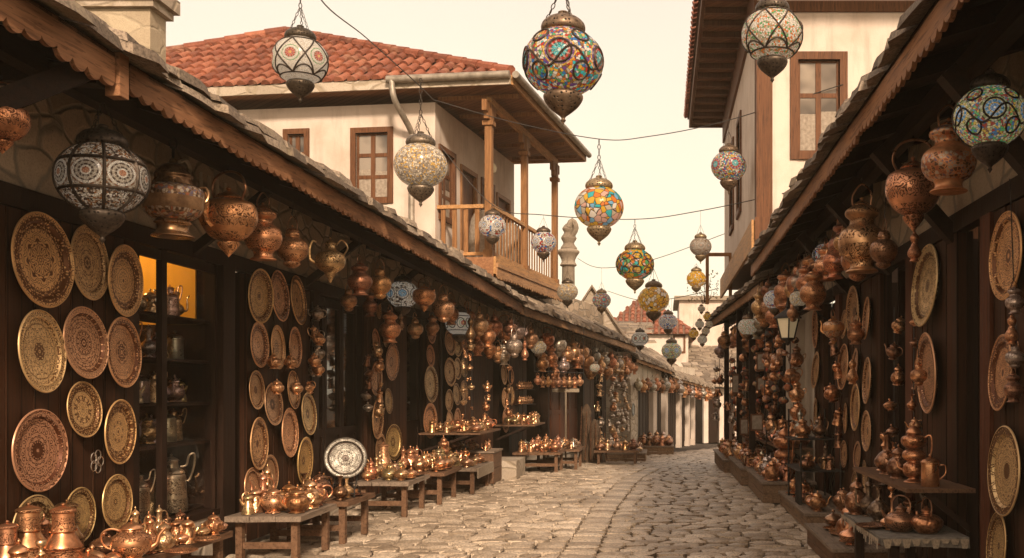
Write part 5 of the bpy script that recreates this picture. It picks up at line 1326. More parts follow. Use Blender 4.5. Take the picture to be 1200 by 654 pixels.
# ---- lanterns
gl = 'mosaic lanterns hung over the street'
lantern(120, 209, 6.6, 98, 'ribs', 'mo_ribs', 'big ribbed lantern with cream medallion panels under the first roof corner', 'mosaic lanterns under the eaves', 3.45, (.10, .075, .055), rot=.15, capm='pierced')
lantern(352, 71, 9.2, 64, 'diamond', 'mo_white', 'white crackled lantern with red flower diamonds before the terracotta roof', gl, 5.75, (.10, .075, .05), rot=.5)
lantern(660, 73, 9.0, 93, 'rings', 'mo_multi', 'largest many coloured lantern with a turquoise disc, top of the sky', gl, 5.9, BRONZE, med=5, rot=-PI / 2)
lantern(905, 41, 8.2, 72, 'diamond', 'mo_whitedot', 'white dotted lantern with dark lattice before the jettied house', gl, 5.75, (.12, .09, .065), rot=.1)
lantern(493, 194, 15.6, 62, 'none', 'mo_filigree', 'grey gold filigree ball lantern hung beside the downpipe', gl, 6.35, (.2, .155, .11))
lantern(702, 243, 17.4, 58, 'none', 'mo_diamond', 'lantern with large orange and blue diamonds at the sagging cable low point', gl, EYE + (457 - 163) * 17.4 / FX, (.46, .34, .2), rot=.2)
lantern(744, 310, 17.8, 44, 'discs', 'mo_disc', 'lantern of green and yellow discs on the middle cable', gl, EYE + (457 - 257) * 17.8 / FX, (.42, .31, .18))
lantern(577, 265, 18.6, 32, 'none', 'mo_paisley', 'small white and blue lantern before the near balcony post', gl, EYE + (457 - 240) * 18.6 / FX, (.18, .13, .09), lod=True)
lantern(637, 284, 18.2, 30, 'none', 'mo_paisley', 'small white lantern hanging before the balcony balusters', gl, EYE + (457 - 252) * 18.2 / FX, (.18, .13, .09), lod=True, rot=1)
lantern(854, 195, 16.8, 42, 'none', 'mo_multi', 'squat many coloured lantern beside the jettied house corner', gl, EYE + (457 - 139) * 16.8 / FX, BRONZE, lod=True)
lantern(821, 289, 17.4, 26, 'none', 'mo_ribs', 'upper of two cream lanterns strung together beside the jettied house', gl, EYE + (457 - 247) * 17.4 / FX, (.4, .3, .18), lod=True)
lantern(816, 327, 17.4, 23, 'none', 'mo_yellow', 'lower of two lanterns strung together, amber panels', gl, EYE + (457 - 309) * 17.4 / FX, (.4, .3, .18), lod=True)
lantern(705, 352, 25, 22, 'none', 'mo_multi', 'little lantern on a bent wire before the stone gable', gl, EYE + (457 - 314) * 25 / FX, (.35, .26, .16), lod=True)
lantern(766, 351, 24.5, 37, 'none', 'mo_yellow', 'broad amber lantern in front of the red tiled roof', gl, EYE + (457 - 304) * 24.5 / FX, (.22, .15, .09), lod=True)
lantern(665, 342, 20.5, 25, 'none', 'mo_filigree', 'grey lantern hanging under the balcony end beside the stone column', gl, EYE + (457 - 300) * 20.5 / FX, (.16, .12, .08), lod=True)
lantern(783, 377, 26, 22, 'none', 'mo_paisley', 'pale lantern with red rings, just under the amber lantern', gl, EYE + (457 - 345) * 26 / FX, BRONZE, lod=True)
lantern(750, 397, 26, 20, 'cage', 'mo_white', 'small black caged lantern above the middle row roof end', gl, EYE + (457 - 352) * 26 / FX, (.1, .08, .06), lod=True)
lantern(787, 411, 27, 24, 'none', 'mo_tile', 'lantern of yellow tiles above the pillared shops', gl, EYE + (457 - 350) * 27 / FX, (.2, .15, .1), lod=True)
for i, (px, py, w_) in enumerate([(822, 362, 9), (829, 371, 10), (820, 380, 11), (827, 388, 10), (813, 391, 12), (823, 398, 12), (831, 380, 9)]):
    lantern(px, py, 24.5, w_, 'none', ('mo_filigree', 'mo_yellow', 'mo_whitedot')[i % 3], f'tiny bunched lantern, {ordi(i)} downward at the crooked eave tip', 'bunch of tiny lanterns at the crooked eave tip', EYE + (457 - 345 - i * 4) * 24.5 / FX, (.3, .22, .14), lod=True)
ge = 'mosaic lanterns under the eaves'
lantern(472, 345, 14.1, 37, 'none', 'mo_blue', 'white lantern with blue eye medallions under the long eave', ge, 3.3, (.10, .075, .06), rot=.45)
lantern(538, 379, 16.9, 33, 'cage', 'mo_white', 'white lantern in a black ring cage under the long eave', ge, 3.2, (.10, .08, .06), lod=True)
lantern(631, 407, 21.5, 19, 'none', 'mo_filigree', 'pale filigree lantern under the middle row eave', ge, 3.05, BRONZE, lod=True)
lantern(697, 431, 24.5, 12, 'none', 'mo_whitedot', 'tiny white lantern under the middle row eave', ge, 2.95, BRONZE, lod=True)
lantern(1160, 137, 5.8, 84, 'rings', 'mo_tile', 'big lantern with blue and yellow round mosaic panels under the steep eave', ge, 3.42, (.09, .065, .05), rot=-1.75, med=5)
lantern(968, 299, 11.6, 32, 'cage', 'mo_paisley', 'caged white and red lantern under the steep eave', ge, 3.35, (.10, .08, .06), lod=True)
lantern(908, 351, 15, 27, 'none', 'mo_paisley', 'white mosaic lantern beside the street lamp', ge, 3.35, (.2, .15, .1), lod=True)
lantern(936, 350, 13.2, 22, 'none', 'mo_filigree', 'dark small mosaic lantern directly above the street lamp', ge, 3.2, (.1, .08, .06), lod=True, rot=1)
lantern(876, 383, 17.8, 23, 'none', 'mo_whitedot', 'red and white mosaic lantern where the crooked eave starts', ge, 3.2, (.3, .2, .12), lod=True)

# ---- cables
def wire(label, pts, r=.008, sag=0, name='overhead_cable'):
    q = cat([tuple(P(*p)) if len(p) == 3 and p[0] > 60 else tuple(p) for p in pts], 8)
    m = MB(); m.tube(q, r, 5); single(name, m, M['cable'], label, 'cable', q[0])
wire('upper cable sagging from the balcony house to the jettied house window', [(508, 117, 18.4), (600, 143, 18.0), (702, 163, 17.4), (760, 160, 17), (850, 142, 16.4), (988, 99, 15.95)])
wire('middle cable from the near balcony post across to the jettied house', [(515, 170, 19), (577, 240, 18.6), (637, 252, 18.2), (744, 257, 17.8), (821, 247, 17.2), (921, 226, 15.95)])
wire('lower cable from the carved stone column to the jettied house', [(677, 303, 28.7), (705, 314, 25), (766, 304, 24.5), (849, 274, 24)])
wire('lowest thin cable above the middle row roof end', [(712, 341, 33.5), (750, 352, 26), (787, 350, 27), (842, 338, 24.5)], .009)
wire('cable running down past the terracotta roof to the house corner', [(-3.27, 9.2, 5.75), (375, -2, 11), (430, 45, 14), (491, 100, 15.6), (508, 117, 18.3)])
wire('high cable strung above the picture carrying the three big lanterns', [(-6.5, 13.05, 6.8), (-3.27, 9.2, 5.75), (-.87, 9, 5.9), (.88, 8.2, 5.75), (3.1, 7.2, 6.3)])
m = MB(); m.tube([(3.1, 7.2, 3.9), (3.1, 7.2, 6.4)], .035, 8); m.tube([(3.1, 7.2, 6.3), (3.0, 7.2, 6.45)], .03, 8); single('roof_pole', m, M['iron'], 'iron pole on the dark row roof holding the high cable', 'pole', (3.1, 7.2, 3.9), color=IRON)

# ---- stands
def bench(x0, x1, y0, y1, z, label, mat='bench_top', legs='bench', th=.05, gname='display benches along the long row', stretch=True, g0=None):
    g0 = gz((y0 + y1) / 2) if g0 is None else g0
    o = thing('display_bench', label, 'bench', ((x0 + x1) / 2, (y0 + y1) / 2, g0), gname)
    m = MB(); n = 3; w = (x1 - x0) / n
    for i in range(n): m.box(x0 + i * w + .003, x0 + (i + 1) * w - .003, y0 + rp.uniform(-.02, .02), y1 + rp.uniform(-.02, .02), z - th, z + rp.uniform(-.003, .003), jit=.004)
    part('bench_top', m, M[mat], o)
    for lx in (x0 + .07, x1 - .12):
        for ly in (y0 + .08, y1 - .14): m = MB(); m.box(lx, lx + .06, ly, ly + .07, g0, z - th - .002, jit=.003); part('leg', m, M[legs], o)
    if stretch:
        for ly in (y0 + .10, y1 - .12): m = MB(); m.box(x0 + .13, x1 - .12, ly, ly + .035, g0 + .14, g0 + .20); part('stretcher', m, M[legs], o)
    return o
def platform(x0, x1, y0, y1, z, label, g0=None, mat='crate', topm='bench_top', gname='low wooden platforms'):
    g0 = gz((y0 + y1) / 2) if g0 is None else g0
    o = thing('display_platform', label, 'platform', ((x0 + x1) / 2, (y0 + y1) / 2, g0), gname)
    m = MB(); t = .03; zt = z - .03; hh = (zt - g0 - .01) / 2
    for k in range(2):
        a, b = g0 + .01 + k * hh, g0 + .01 + (k + 1) * hh - .008
        m.box(x0, x0 + t, y0 + t, y1 - t, a, b, jit=.003); m.box(x1 - t, x1, y0 + t, y1 - t, a, b); m.box(x0, x1, y0, y0 + t, a, b, jit=.003); m.box(x0, x1, y1 - t, y1, a, b)
    part('side_boards', m, M[mat], o)
    m = MB(); n = max(3, int((y1 - y0) / .3))
    for i in range(n): m.box(x0 - .03, x1 + .02, y0 - .03 + (y1 - y0 + .06) * i / n + .003, y0 - .03 + (y1 - y0 + .06) * (i + 1) / n - .003, zt, z + rp.uniform(-.003, .003))
    part('board_top', m, M[topm], o)
    return o
def stock(x0, x1, y0, y1, z, phrase, rows, dens, kinds, group, lod=False, smin=.8, smax=1.1, fins=('copper', 'bright copper', 'reddish copper', 'dark copper', 'brass', 'tinned'), rownames=None, face=None):
    """rows of goods along the street direction; row 0 is at the street edge (the x nearer the street)"""
    nrow = rows; names = rownames or {1: ['single row'], 2: ['street side row', 'wall side row'], 3: ['street side row', 'middle row', 'wall side row']}.get(rows) or [ordi(q) + ' row inward' for q in range(rows)]
    streetx, wallx = (x1, x0) if x1 < 0.9 else (x0, x1)
    for r_ in range(nrow):
        x = streetx + (wallx - streetx) * ((r_ + .5) / nrow); yy = y0 + rp.uniform(.03, .1); i = 0
        while True:
            k = kinds[rp.randrange(len(kinds))] if not isinstance(kinds, dict) else rp.choice(kinds[r_])
            pr = getp(k, lod, rp.choice((None, 'hammer', 'engrave'))); s = rp.uniform(smin, smax); rad = pr.r * s
            if k in ('dish',): rad *= .9
            yy += rad * dens
            if yy + rad > y1 + .03: break
            f_ = rp.choice(fins)
            xx = x + rp.uniform(-.03, .03)
            place(pr, (xx, yy, z + .004), f'{f_} {k} {ordi(i)} in the {names[r_]} of {phrase}', group, (0, 0, rp.uniform(0, 6.28) if face is None else face + rp.uniform(-.6, .6)), s, tuple(c_ * rp.uniform(.85, 1.05) for c_ in FIN[f_]), vary=True)
            yy += rad * dens; i += 1

# the near low table, mostly cut by the picture's edge
bench(-4.18, -3.62, 5.3, 7.1, .42, 'low dark bench crowded with copper below the first trays', 'bench', gname='display benches along the long row')
bench(-4.12, -3.66, 7.25, 8.75, .40, 'low dark bench of pots below the lit shop window', 'bench')
gT0 = 'copper goods on the nearest benches'
def one(kind, px, D, x, z, label, fin, s, rot=0, mk=None, group=gT0, lod=False, name_=None):
    X = (px - VX) * D / FX if x is None else x
    return place(getp(kind, lod, mk), (X, D, z), label, group, (0, 0, rot), s, FIN[fin])
one('tiered vessel', 74, 6.55, None, .425, 'tall tiered copper vessel standing before the first plank wall', 'reddish copper', .92, .3)
one('lidded urn', 22, 6.1, None, .425, 'domed copper urn at the picture edge below the trays', 'copper', .9, 1)
one('teapot', 154, 7.05, None, .425, 'big engraved teapot on the nearest bench', 'copper', 1.12, .4, 'engrave')
one('covered bowl', 122, 7.35, None, .405, 'dark covered bowl behind the big engraved teapot', 'dark copper', .95)
one('covered bowl', 108, 6.75, None, .425, 'small domed covered bowl beside the tiered vessel', 'bright copper', .8)
one('covered bowl', 138, 6.6, -3.7, .425, 'domed bowl before the big engraved teapot', 'reddish copper', .8)
one('ewer', 176, 7.5, None, .405, 'slim ewer close to the big engraved teapot', 'reddish copper', .72, 1.2)
one('lidded urn', 192, 7.6, None, .405, 'small engraved urn below the lit window', 'brass', .72)
one('coffee pot', 220, 8.0, None, .405, 'coffee pot with a long handle under the lit window', 'bright copper', .85, 2.5)
one('coffee pot', 206, 8.2, None, .405, 'little coffee pot between urn and pot', 'copper', .7, 1.0)
one('dish', 212, 7.5, None, .405, 'shallow dish at the street edge under the lit window', 'reddish copper', .9)
one('dish', 240, 8.1, None, .405, 'shallow dish at the far end of the dark bench', 'copper', .9)
one('candlestick', 48, 6.2, None, .425, 'brass candlestick behind the domed urn', 'brass', 1.0)
one('teapot', 250, 8.45, None, .405, 'small teapot at the far end of the dark bench', 'copper', .7, 2)
one('covered bowl', 165, 6.9, -3.7, .425, 'little pointed bowl at the bench front edge', 'copper', .55)
stock(-4.16, -3.98, 5.95, 7.1, .425, 'the nearest dark bench', 1, .95, ('ewer', 'vase', 'lidded urn', 'tiered vessel'), gT0, False, .7, .95, ('dark copper', 'copper', 'reddish copper'), ['wall side'])
stock(-4.10, -3.95, 7.3, 8.7, .405, 'the window bench', 1, .9, ('ewer', 'covered bowl', 'lidded urn', 'coffee pot'), gT0, False, .6, .8, ('dark copper', 'copper', 'brass'), ['wall side'])
stock(-3.80, -3.68, 7.3, 8.7, .405, 'the window bench', 1, .9, ('small cup', 'dish', 'covered bowl', 'coffee pot'), gT0, False, .5, .7, ('bright copper', 'copper', 'reddish copper'), ['street side'])
# window display
gw = 'vessels in the lit shop window'
for zi, (z, nm) in enumerate(((2.258, 'top shelf'), (1.878, 'upper middle shelf'), (1.488, 'lower middle shelf'), (1.128, 'bottom shelf'))):
    yy = 3 + a0 + .16; i = 0
    while yy < 3 + a1 - .02:
        k = ('tall pitcher', 'coffee pot', 'ewer', 'canister', 'lidded urn')[(i * 2 + zi) % 5]; s = {'tall pitcher': .72, 'coffee pot': 1.0, 'ewer': .75, 'canister': 1.1, 'lidded urn': .8}[k]
        place(getp(k, False), (-4.55 + rp.uniform(-.05, .05), yy, z), f'tinned {k} {ordi(i)} on the {nm} of the lit window', gw, (0, 0, rp.uniform(-.5, 1.0)), s * rp.uniform(.9, 1.05), tuple(c_ * rp.uniform(.9, 1.2) for c_ in (TIN if (i + zi) % 3 else BRASS)))
        yy += rp.uniform(.17, .22); i += 1
place(getp('tall pitcher', False), (-4.42, 9.22, .505), 'very tall pierced pitcher with a looping handle low in the shop window', gw, (0, 0, .5), 1.22, (.42, .33, .22))
place(getp('tall pitcher', False), (-4.5, 8.78, .505), 'slimmer tall pitcher behind the window post', gw, (0, 0, .9), .95, (.42, .33, .22))
# banner hanging in the yellow room
m = MB(); qq = frL.w(a0 + .35, -.42, 2.95)
m.prism([frL.w(a0 + .08, -.6, 3.0), frL.w(a0 + .50, -.6, 3.0), frL.w(a0 + .36, -.6, 2.8), frL.w(a0 + .52, -.6, 2.58), frL.w(a0 + .08, -.6, 2.62)], (1, 0, 0), .01)
single('hanging_banner', m, M['dark'], 'dark swallow tailed banner hanging in the yellow lit shop', 'banner', qq)

# benches of the long row
bench(-3.98, -3.28, 9.3, 10.35, .45, 'weathered grey bench of teapots before the second plank wall')
stock(-3.94, -3.32, 9.36, 10.3, .45, 'the weathered grey bench', 3, .86, ('teapot', 'ewer', 'coffee pot', 'lidded urn', 'teapot'), 'copperware on the weathered grey bench', False, .78, 1.02, ('bright copper', 'copper', 'reddish copper'))
bench(-3.95, -3.22, 10.5, 11.5, .45, 'reddish bench holding a silver tray on its stand', 'bench')
stock(-3.9, -3.55, 10.55, 11.4, .45, 'the reddish bench', 1, .9, ('teapot', 'coffee pot', 'vase'), 'copperware on the reddish bench', False, .8, 1.0, ('bright copper', 'copper', 'dark copper'), ['wall side'])
stock(-3.5, -3.26, 10.55, 11.4, .45, 'the reddish bench', 1, 1.0, ('dish', 'small cup', 'candlestick', 'small cup', 'vase'), 'copperware on the reddish bench', False, .7, 1.0, ('bright copper', 'copper', 'dark copper'), ['street side'])
sp = P(405, 537, 10.95)
put_tray((sp.x, sp.y, sp.z), (.30, -1, .28), .44, 'silvery white engraved tray tilted on a black iron stand', None, 'tray_b', (.21, .19, .155), spin=0)
m = MB(); bx, by = sp.x, sp.y
for sx in (-.12, .12): m.tube(cat([(bx + sx, by - .10, .46), (bx + sx, by - .07, .55), (bx + sx * .9, by + .04, .66), (bx + sx * .5, by + .10, .80)], 4), .008, 6); m.tube([(bx + sx, by + .02, .58), (bx + sx, by + .16, .455)], .007, 6); m.tube(cat([(bx + sx, by - .06, .56), (bx + sx, by - .13, .565), (bx + sx, by - .14, .60)], 3), .007, 6)
m.tube([(bx - .12, by + .03, .60), (bx + .12, by + .03, .60)], .007, 6); m.tube([(bx - .12, by - .08, .50), (bx + .12, by - .08, .50)], .007, 6)
single('tray_stand', m, M['iron'], 'black iron stand holding up the silvery white tray', 'stand', (bx, by, .455), color=IRON)
bench(-3.86, -3.16, 12.8, 13.95, .45, 'pale topped bench before the third plank wall')
stock(-3.82, -3.2, 12.86, 13.9, .45, 'the pale topped bench', 3, .84, {0: ['dish', 'small cup', 'dish', 'covered bowl'], 1: ['covered bowl', 'teapot', 'coffee pot'], 2: ['ewer', 'vase', 'lidded urn', 'tiered vessel']}, 'copperware on the pale topped bench', False, .72, 1.0, ('bright copper', 'copper', 'brass'))
bench(-3.78, -3.02, 14.2, 15.4, .45, 'brown bench just past the third plank wall', 'bench')
stock(-3.74, -3.06, 14.26, 15.35, .45, 'the brown bench', 3, .84, {0: ['small cup', 'dish', 'covered bowl'], 1: ['teapot', 'coffee pot'], 2: ['ewer', 'lidded urn']}, 'copperware on the brown bench', True, .8, 1.05, ('bright copper', 'copper', 'reddish copper'))
bench(-3.7, -2.84, 15.7, 17.2, .40, 'cloth edged bench where the wall bends')
stock(-3.66, -2.88, 15.76, 17.1, .40, 'the cloth edged bench', 3, .82, {0: ['small cup', 'dish', 'covered bowl', 'small cup'], 1: ['teapot', 'coffee pot', 'covered bowl'], 2: ['samovar', 'lidded urn', 'ewer']}, 'copperware on the cloth edged bench', True, .75, 1.0, ('bright copper', 'copper', 'brass'))
m = MB(); m.box(-2.838, -2.82, 15.72, 17.15, .24, .398, jit=.004); single('bench_cloth', m, M['cloth'], 'faded cloth hanging over the bench edge at the bend', 'cloth', (-2.83, 16.4, .3))
# upper shelf stall with box
platform(-3.75, -2.86, 17.35, 18.25, .56, 'tall brown box under the crowded pot shelf', mat='bench', gname='boxes under the shelves')
stock(-3.7, -2.9, 17.4, 18.2, .56, 'the tall brown box', 3, .8, ('small cup', 'teapot', 'covered bowl', 'coffee pot', 'small cup'), 'copperware on the tall brown box', True, .6, .85, ('bright copper', 'copper', 'brass'))
def shelf_(x0, x1, y0, y1, z, label, name='display_shelf'):
    o = thing(name, label, 'shelf', ((x0 + x1) / 2, (y0 + y1) / 2, z), 'raised display shelves')
    m = MB(); m.box(x0, x1, y0, y1, z - .03, z); part('shelf_board', m, M['bench'], o)
    for yy in (y0 + .05, y1 - .1): m = MB(); m.beam((x0 + .02 if x0 < 0 else x1 - .02, yy, z - .3), ((x1 - .15) if x0 < 0 else x0 + .15, yy, z - .035), .04, .04); part('bracket', m, M['wood_dark'], o)
    return o
shelf_(-3.95, -2.95, 16.6, 18.7, .90, 'raised shelf crowded with little pots at the wall bend')
stock(-3.85, -2.98, 16.65, 18.65, .90, 'the raised shelf', 4, .86, ('small cup', 'coffee pot', 'covered bowl', 'teapot', 'small cup', 'dish'), 'copperware on the raised shelf', True, .6, .9, ('bright copper', 'copper', 'brass', 'reddish copper'))
m = MB(); m.box(-3.3, -2.62, 18.35, 19.6, 0, .33, jit=.01); single('pale_stone_block', m, M['stone_pale'], 'pale plastered stone block beside the brown box', 'block', (-2.96, 19, 0))
# table before the red brown doors
bench(-2.95, -2.0, 20.1, 21.3, .37, 'near dark table before the red brown doors', 'bench', gname='tables before the red brown doors')
bench(-2.7, -1.72, 21.4, 22.7, .36, 'far dark table before the red brown doors', 'bench', gname='tables before the red brown doors')
stock(-2.9, -2.05, 20.15, 21.25, .37, 'the near dark table', 4, .8, ('small cup', 'covered bowl', 'teapot', 'coffee pot', 'lidded urn'), 'copperware before the red brown doors', True, .7, 1.0, ('bright copper', 'copper', 'tinned'))
stock(-2.65, -1.78, 21.45, 22.6, .36, 'the far dark table', 4, .8, ('small cup', 'covered bowl', 'teapot', 'dish', 'coffee pot'), 'copperware before the red brown doors', True, .7, 1.0, ('bright copper', 'copper', 'tinned'))
shelf_(-3.35, -2.55, 20.5, 22.3, .90, 'raised shelf behind the two dark tables')
stock(-3.2, -2.6, 20.55, 22.2, .90, 'the rear raised shelf', 4, .86, ('small cup', 'covered bowl', 'coffee pot', 'small cup'), 'copperware before the red brown doors', True, .8, 1.1, ('bright copper', 'copper', 'brass'))
for zi, z in enumerate((1.30, 1.62)):
    q0 = frM.w(1.75, .02, 0); 
    m = MB(); m.box(1.95, 2.85, .05, .28, z - .02, z, frM); single('cup_shelf', m, M['wood_dark'], ('lower' if zi == 0 else 'upper') + ' little cup shelf fixed beside the doors', 'shelf', frM.w(2.4, .1, z), 'little cup shelves')
    for i in range(6): 
        q = frM.w(2.03 + i * .15, .17, z + .003); place(getp('lidded urn', True), q, f'little copper urn {ordi(i)} on the ' + ('lower' if zi == 0 else 'upper') + ' cup shelf', 'little urns on the cup shelves', (0, 0, rp.uniform(0, 6)), .55, BRIGHT)
# white pole sign and draped cloth bundle
m = MB(); q = P(663, 512, 22.9); m.tube([(q.x, q.y, gz(22.9)), (q.x, q.y, 1.55)], .022, 8); m.box(q.x - .3, q.x + .3, q.y - .03, q.y + .03, 1.55, 1.63); single('pale_post', m, M['cloth'], 'pale thin post with a crossbar before the red brown doors', 'post', (q.x, q.y, gz(22.9)))
ts = thing('draped_display', 'tall shapeless bundle of draped cloth and ladles by the doors', 'cloth bundle', (P(695, 530, 25.2).x, 25.2, gz(25)))
bx = P(697, 530, 25.2).x; m = MB(); m.lathe(cat([(.22, gz(25)), (.19, .1), (.15, .35), (.11, .6), (.06, .8), (.02, .88)], 3), 22, (bx, 25.2, 0), lobes=7, lobe_amp=.22); part('draped_cloth', m, M['sack'], ts)
m = MB(); m.lathe(cat([(.13, .0 + gz(25)), (.10, .4), (.08, .9), (.10, 1.05), (.03, 1.25)], 3), 16, (bx - .22, 25.4, 0), lobes=5, lobe_amp=.25); part('draped_cloth', m, M['sack'], ts)
for k in range(6):
    m = MB(); m.tube([(bx - .3 + k * .11, 24.95 + (k % 2) * .1, 1.2 - k * .13), (bx - .34 + k * .13, 24.85, -.1)], .012, 5, .02); part('ladle', m, M['engrave'], ts, DARKCU)
platform(-1.95, -.42, 25.9, 27.6, .0, 'low platform of cups near the draped bundle', g0=-.24, gname='low wooden platforms')
stock(-1.9, -.48, 25.95, 27.5, .0, 'the bundle platform', 6, .95, ('small cup', 'covered bowl', 'teapot', 'coffee pot', 'dish'), 'copperware on the platform near the bundle', True, .8, 1.1)
platform(-.75, .35, 31.2, 33.4, -.12, 'small platform of pots by the white pillars', g0=-.42)
stock(-.7, .3, 31.3, 33.3, -.12, 'the pillar platform', 5, 1.05, ('covered bowl', 'teapot', 'coffee pot', 'lidded urn'), 'pots on the platform by the white pillars', True, .9, 1.3, ('tinned', 'copper', 'dark copper'))
# blue plate on the stone pier
q = frF.w(.25, .03, 0); put_tray((q.x, q.y, 1.6 - (480 - 457) * q.y / FX), frF.n, .42, 'small blue and white plate on the stone pier', None, 'tray_d', (.45, .50, .50), lod=True)

# strings of ornaments and pots
def pot_string(px, D, ztop, zbot, n, label, group, wall=None, kinds=('coffee pot', 'lidded urn', 'small cup', 'covered bowl'), sz=.6, cols=('bright copper', 'copper', 'brass')):
    x = (px - VX) * D / FX
    o = thing('pot_string', label, 'string of pots', (x, D, ztop), group)
    m = MB(); m.tube([(x, D, ztop), (x, D, zbot)], .006, 4); part('cord', m, M['cable'], o)
    for i in range(n):
        z = ztop - (ztop - zbot) * (i + 1) / n; k = rp.choice(kinds); pr = getp(k, True)
        c_ = bpy.data.objects.new('little_pot', pr.parts[0][1]); COL.objects.link(c_); c_.parent = o; c_.location = (rp.uniform(-.05, .05), rp.uniform(-.04, .04), z - ztop); c_.scale = (sz,) * 3; c_.rotation_euler = (rp.uniform(-.3, .3), rp.uniform(-.3, .3), rp.uniform(0, 6)); c_.color = (*FIN[rp.choice(cols)], 1)
gs = 'strings of little pots'
pot_string(545, 17.0, 2.75, 1.15, 8, 'string of little pots nearest the tiered pot stall trays', gs)
pot_string(553, 17.4, 2.6, 1.1, 9, 'string of little pots over the raised shelf', gs)
pot_string(571, 18.6, 1.75, 1.05, 4, 'short string of pots beside the open brown doorway', gs)
pot_string(597, 19.8, 2.2, 1.1, 5, 'short string of pots next to the cup shelves', gs)
for i, px in enumerate((702, 716, 722, 729, 735)): pot_string(px, 25.6 + i * .5, 2.2, .3, 10, f'{ordi(i)} string of pots toward the bend from the draped bundle', 'pot strings at the middle row end', sz=.85, cols=('copper', 'tinned', 'brass'))
pot_string(366, 12.2, 2.65, 1.55, 5, 'string of tinned pots at the doorway after the second plank wall', gs, kinds=('teapot', 'coffee pot'), sz=.7, cols=('tinned', 'bright copper'))
pot_string(374, 12.4, 2.35, 1.75, 3, 'short string of tinned spouted pots in the same doorway', gs, kinds=('teapot',), sz=.8, cols=('tinned',))
pot_string(430, 14.3, 2.1, 1.3, 5, 'string of tinned pots on the third plank wall', gs, kinds=('covered bowl', 'coffee pot'), sz=.7, cols=('tinned', 'dark copper'))
pot_string(443, 14.9, 2.3, 1.2, 5, 'string of copper pots on the third plank wall', gs, sz=.8)
for i, (px, py) in enumerate([(296, 421), (317, 421), (346, 420), (300, 451), (324, 452), (351, 430), (352, 395)]):
    q, n = on_left(px); z = EYE - (py - VY) * q.y / FX
    o = place(getp('teapot', False), (q.x + .22, q.y, z - .1), f'little bright teapot, {ordi(i)} of those hooked over the second wall trays', 'teapots hooked over the trays', (0, 0, -PI / 2 + rp.uniform(-.7, .7)), .62, BRIGHT, extra=True)
    m = MB(); m.tube([(0, 0, .26), (0, 0, .34), (-.30 if False else 0, 0, .36)], .005, 4); me = m.mesh('hook', M['iron']); h = bpy.data.objects.new('hook', me); COL.objects.link(h); h.parent = o; h.color = (*IRON, 1)
for i, (px, D, zt_2, zb_2, n_, sz_) in enumerate([(1071, 8.75, 2.5, 1.25, 7, .45), (1048, 9.9, 2.4, .9, 6, .65), (980, 12.4, 2.3, .9, 5, .9), (930, 15.3, 2.2, .9, 5, 1.1), (903, 17.0, 2.3, .9, 5, 1.1), (889, 18.4, 2.2, .9, 5, 1.1), (877, 19.9, 2.1, .8, 5, 1.1), (866, 21.6, 2.1, .7, 5, 1.1)]):
    pot_string(px, D, zt_2, zb_2, n_, f'{ordi(i)} string of larger pots down the dark row, counted from the edge doorway', 'strings of larger pots on the dark row', sz=sz_, kinds=('teapot', 'lidded urn', 'coffee pot', 'vase', 'covered bowl'), cols=('copper', 'dark copper', 'reddish copper', 'bright copper'))
# right side pictures, textiles and ornaments
go = 'strings of orange ornaments'
def orn(px, D, z0, z1, label):
    x = (px - VX) * D / FX; o = thing('ornament_string', label, 'ornament', (x, D, z0), go)
    m = MB(); m.tube([(x, D, z0), (x, D, z1)], .008, 4); part('cord', m, M['cable'], o)
    z = z0
    while z > z1:
        m = MB(); r_ = rp.uniform(.035, .085); m.lathe(cat([(.0001, -r_), (r_ * .8, -r_ * .6), (r_, 0), (r_ * .6, r_ * .8), (.0001, r_)], 2), 8, (x + rp.uniform(-.08, .08), D + rp.uniform(-.05, .05), z), lobes=3, lobe_amp=.3)
        part('ornament', m, M[rp.choice(('textile', 'textile', 'hammer', 'inlay'))], o, COPPER); z -= rp.uniform(.12, .22)
for i, (px, D, z0, z1) in enumerate([(926, 14.6, 2.75, 1.6), (918, 15.4, 2.7, 1.4), (912, 15.9, 2.5, 1.3), (905, 16.4, 2.7, 1.2), (896, 16.9, 2.5, 1.4), (887, 17.6, 2.3, 1.3), (872, 19.2, 2.2, 1.1), (861, 21, 2.2, 1.0)]):
    orn(px, D, z0, z1, f'string of orange and copper ornaments, {ordi(i)} beyond the street lamp')
for i, (px, py, D, w_, h_) in enumerate([(892, 424, 17.2, 11, 22), (893, 450, 17.2, 13, 16), (887, 495, 17, 15, 20), (872, 500, 18.8, 10, 20), (862, 450, 20.5, 8, 24)]):
    c_ = P(px, py, D); a_, b_ = w_ * D / FX / 2, h_ * D / FX / 2; o = thing('framed_picture', f'small framed card hanging {ordi(i)} among the orange ornaments', 'picture', c_, 'small framed cards')
    m = MB(); m.box(c_.x - a_, c_.x + a_, D - .01, D + .01, c_.z - b_, c_.z + b_); part('frame', m, M['wood_mid'], o)
    m = MB(); m.box(c_.x - a_ * .75, c_.x + a_ * .75, D - .016, D - .0105, c_.z - b_ * .8, c_.z + b_ * .8); part('card', m, M['curtain'], o)
for i, (px, D) in enumerate(((838, 23.9), (843, 23.2), (856, 21.6))):
    pot_string(px, D, 2.3, .9, 5, f'{ordi(i)} pot string at the end of the hidden row', 'pot strings on the hidden row', sz=.8, cols=('copper', 'dark copper', 'tinned'))

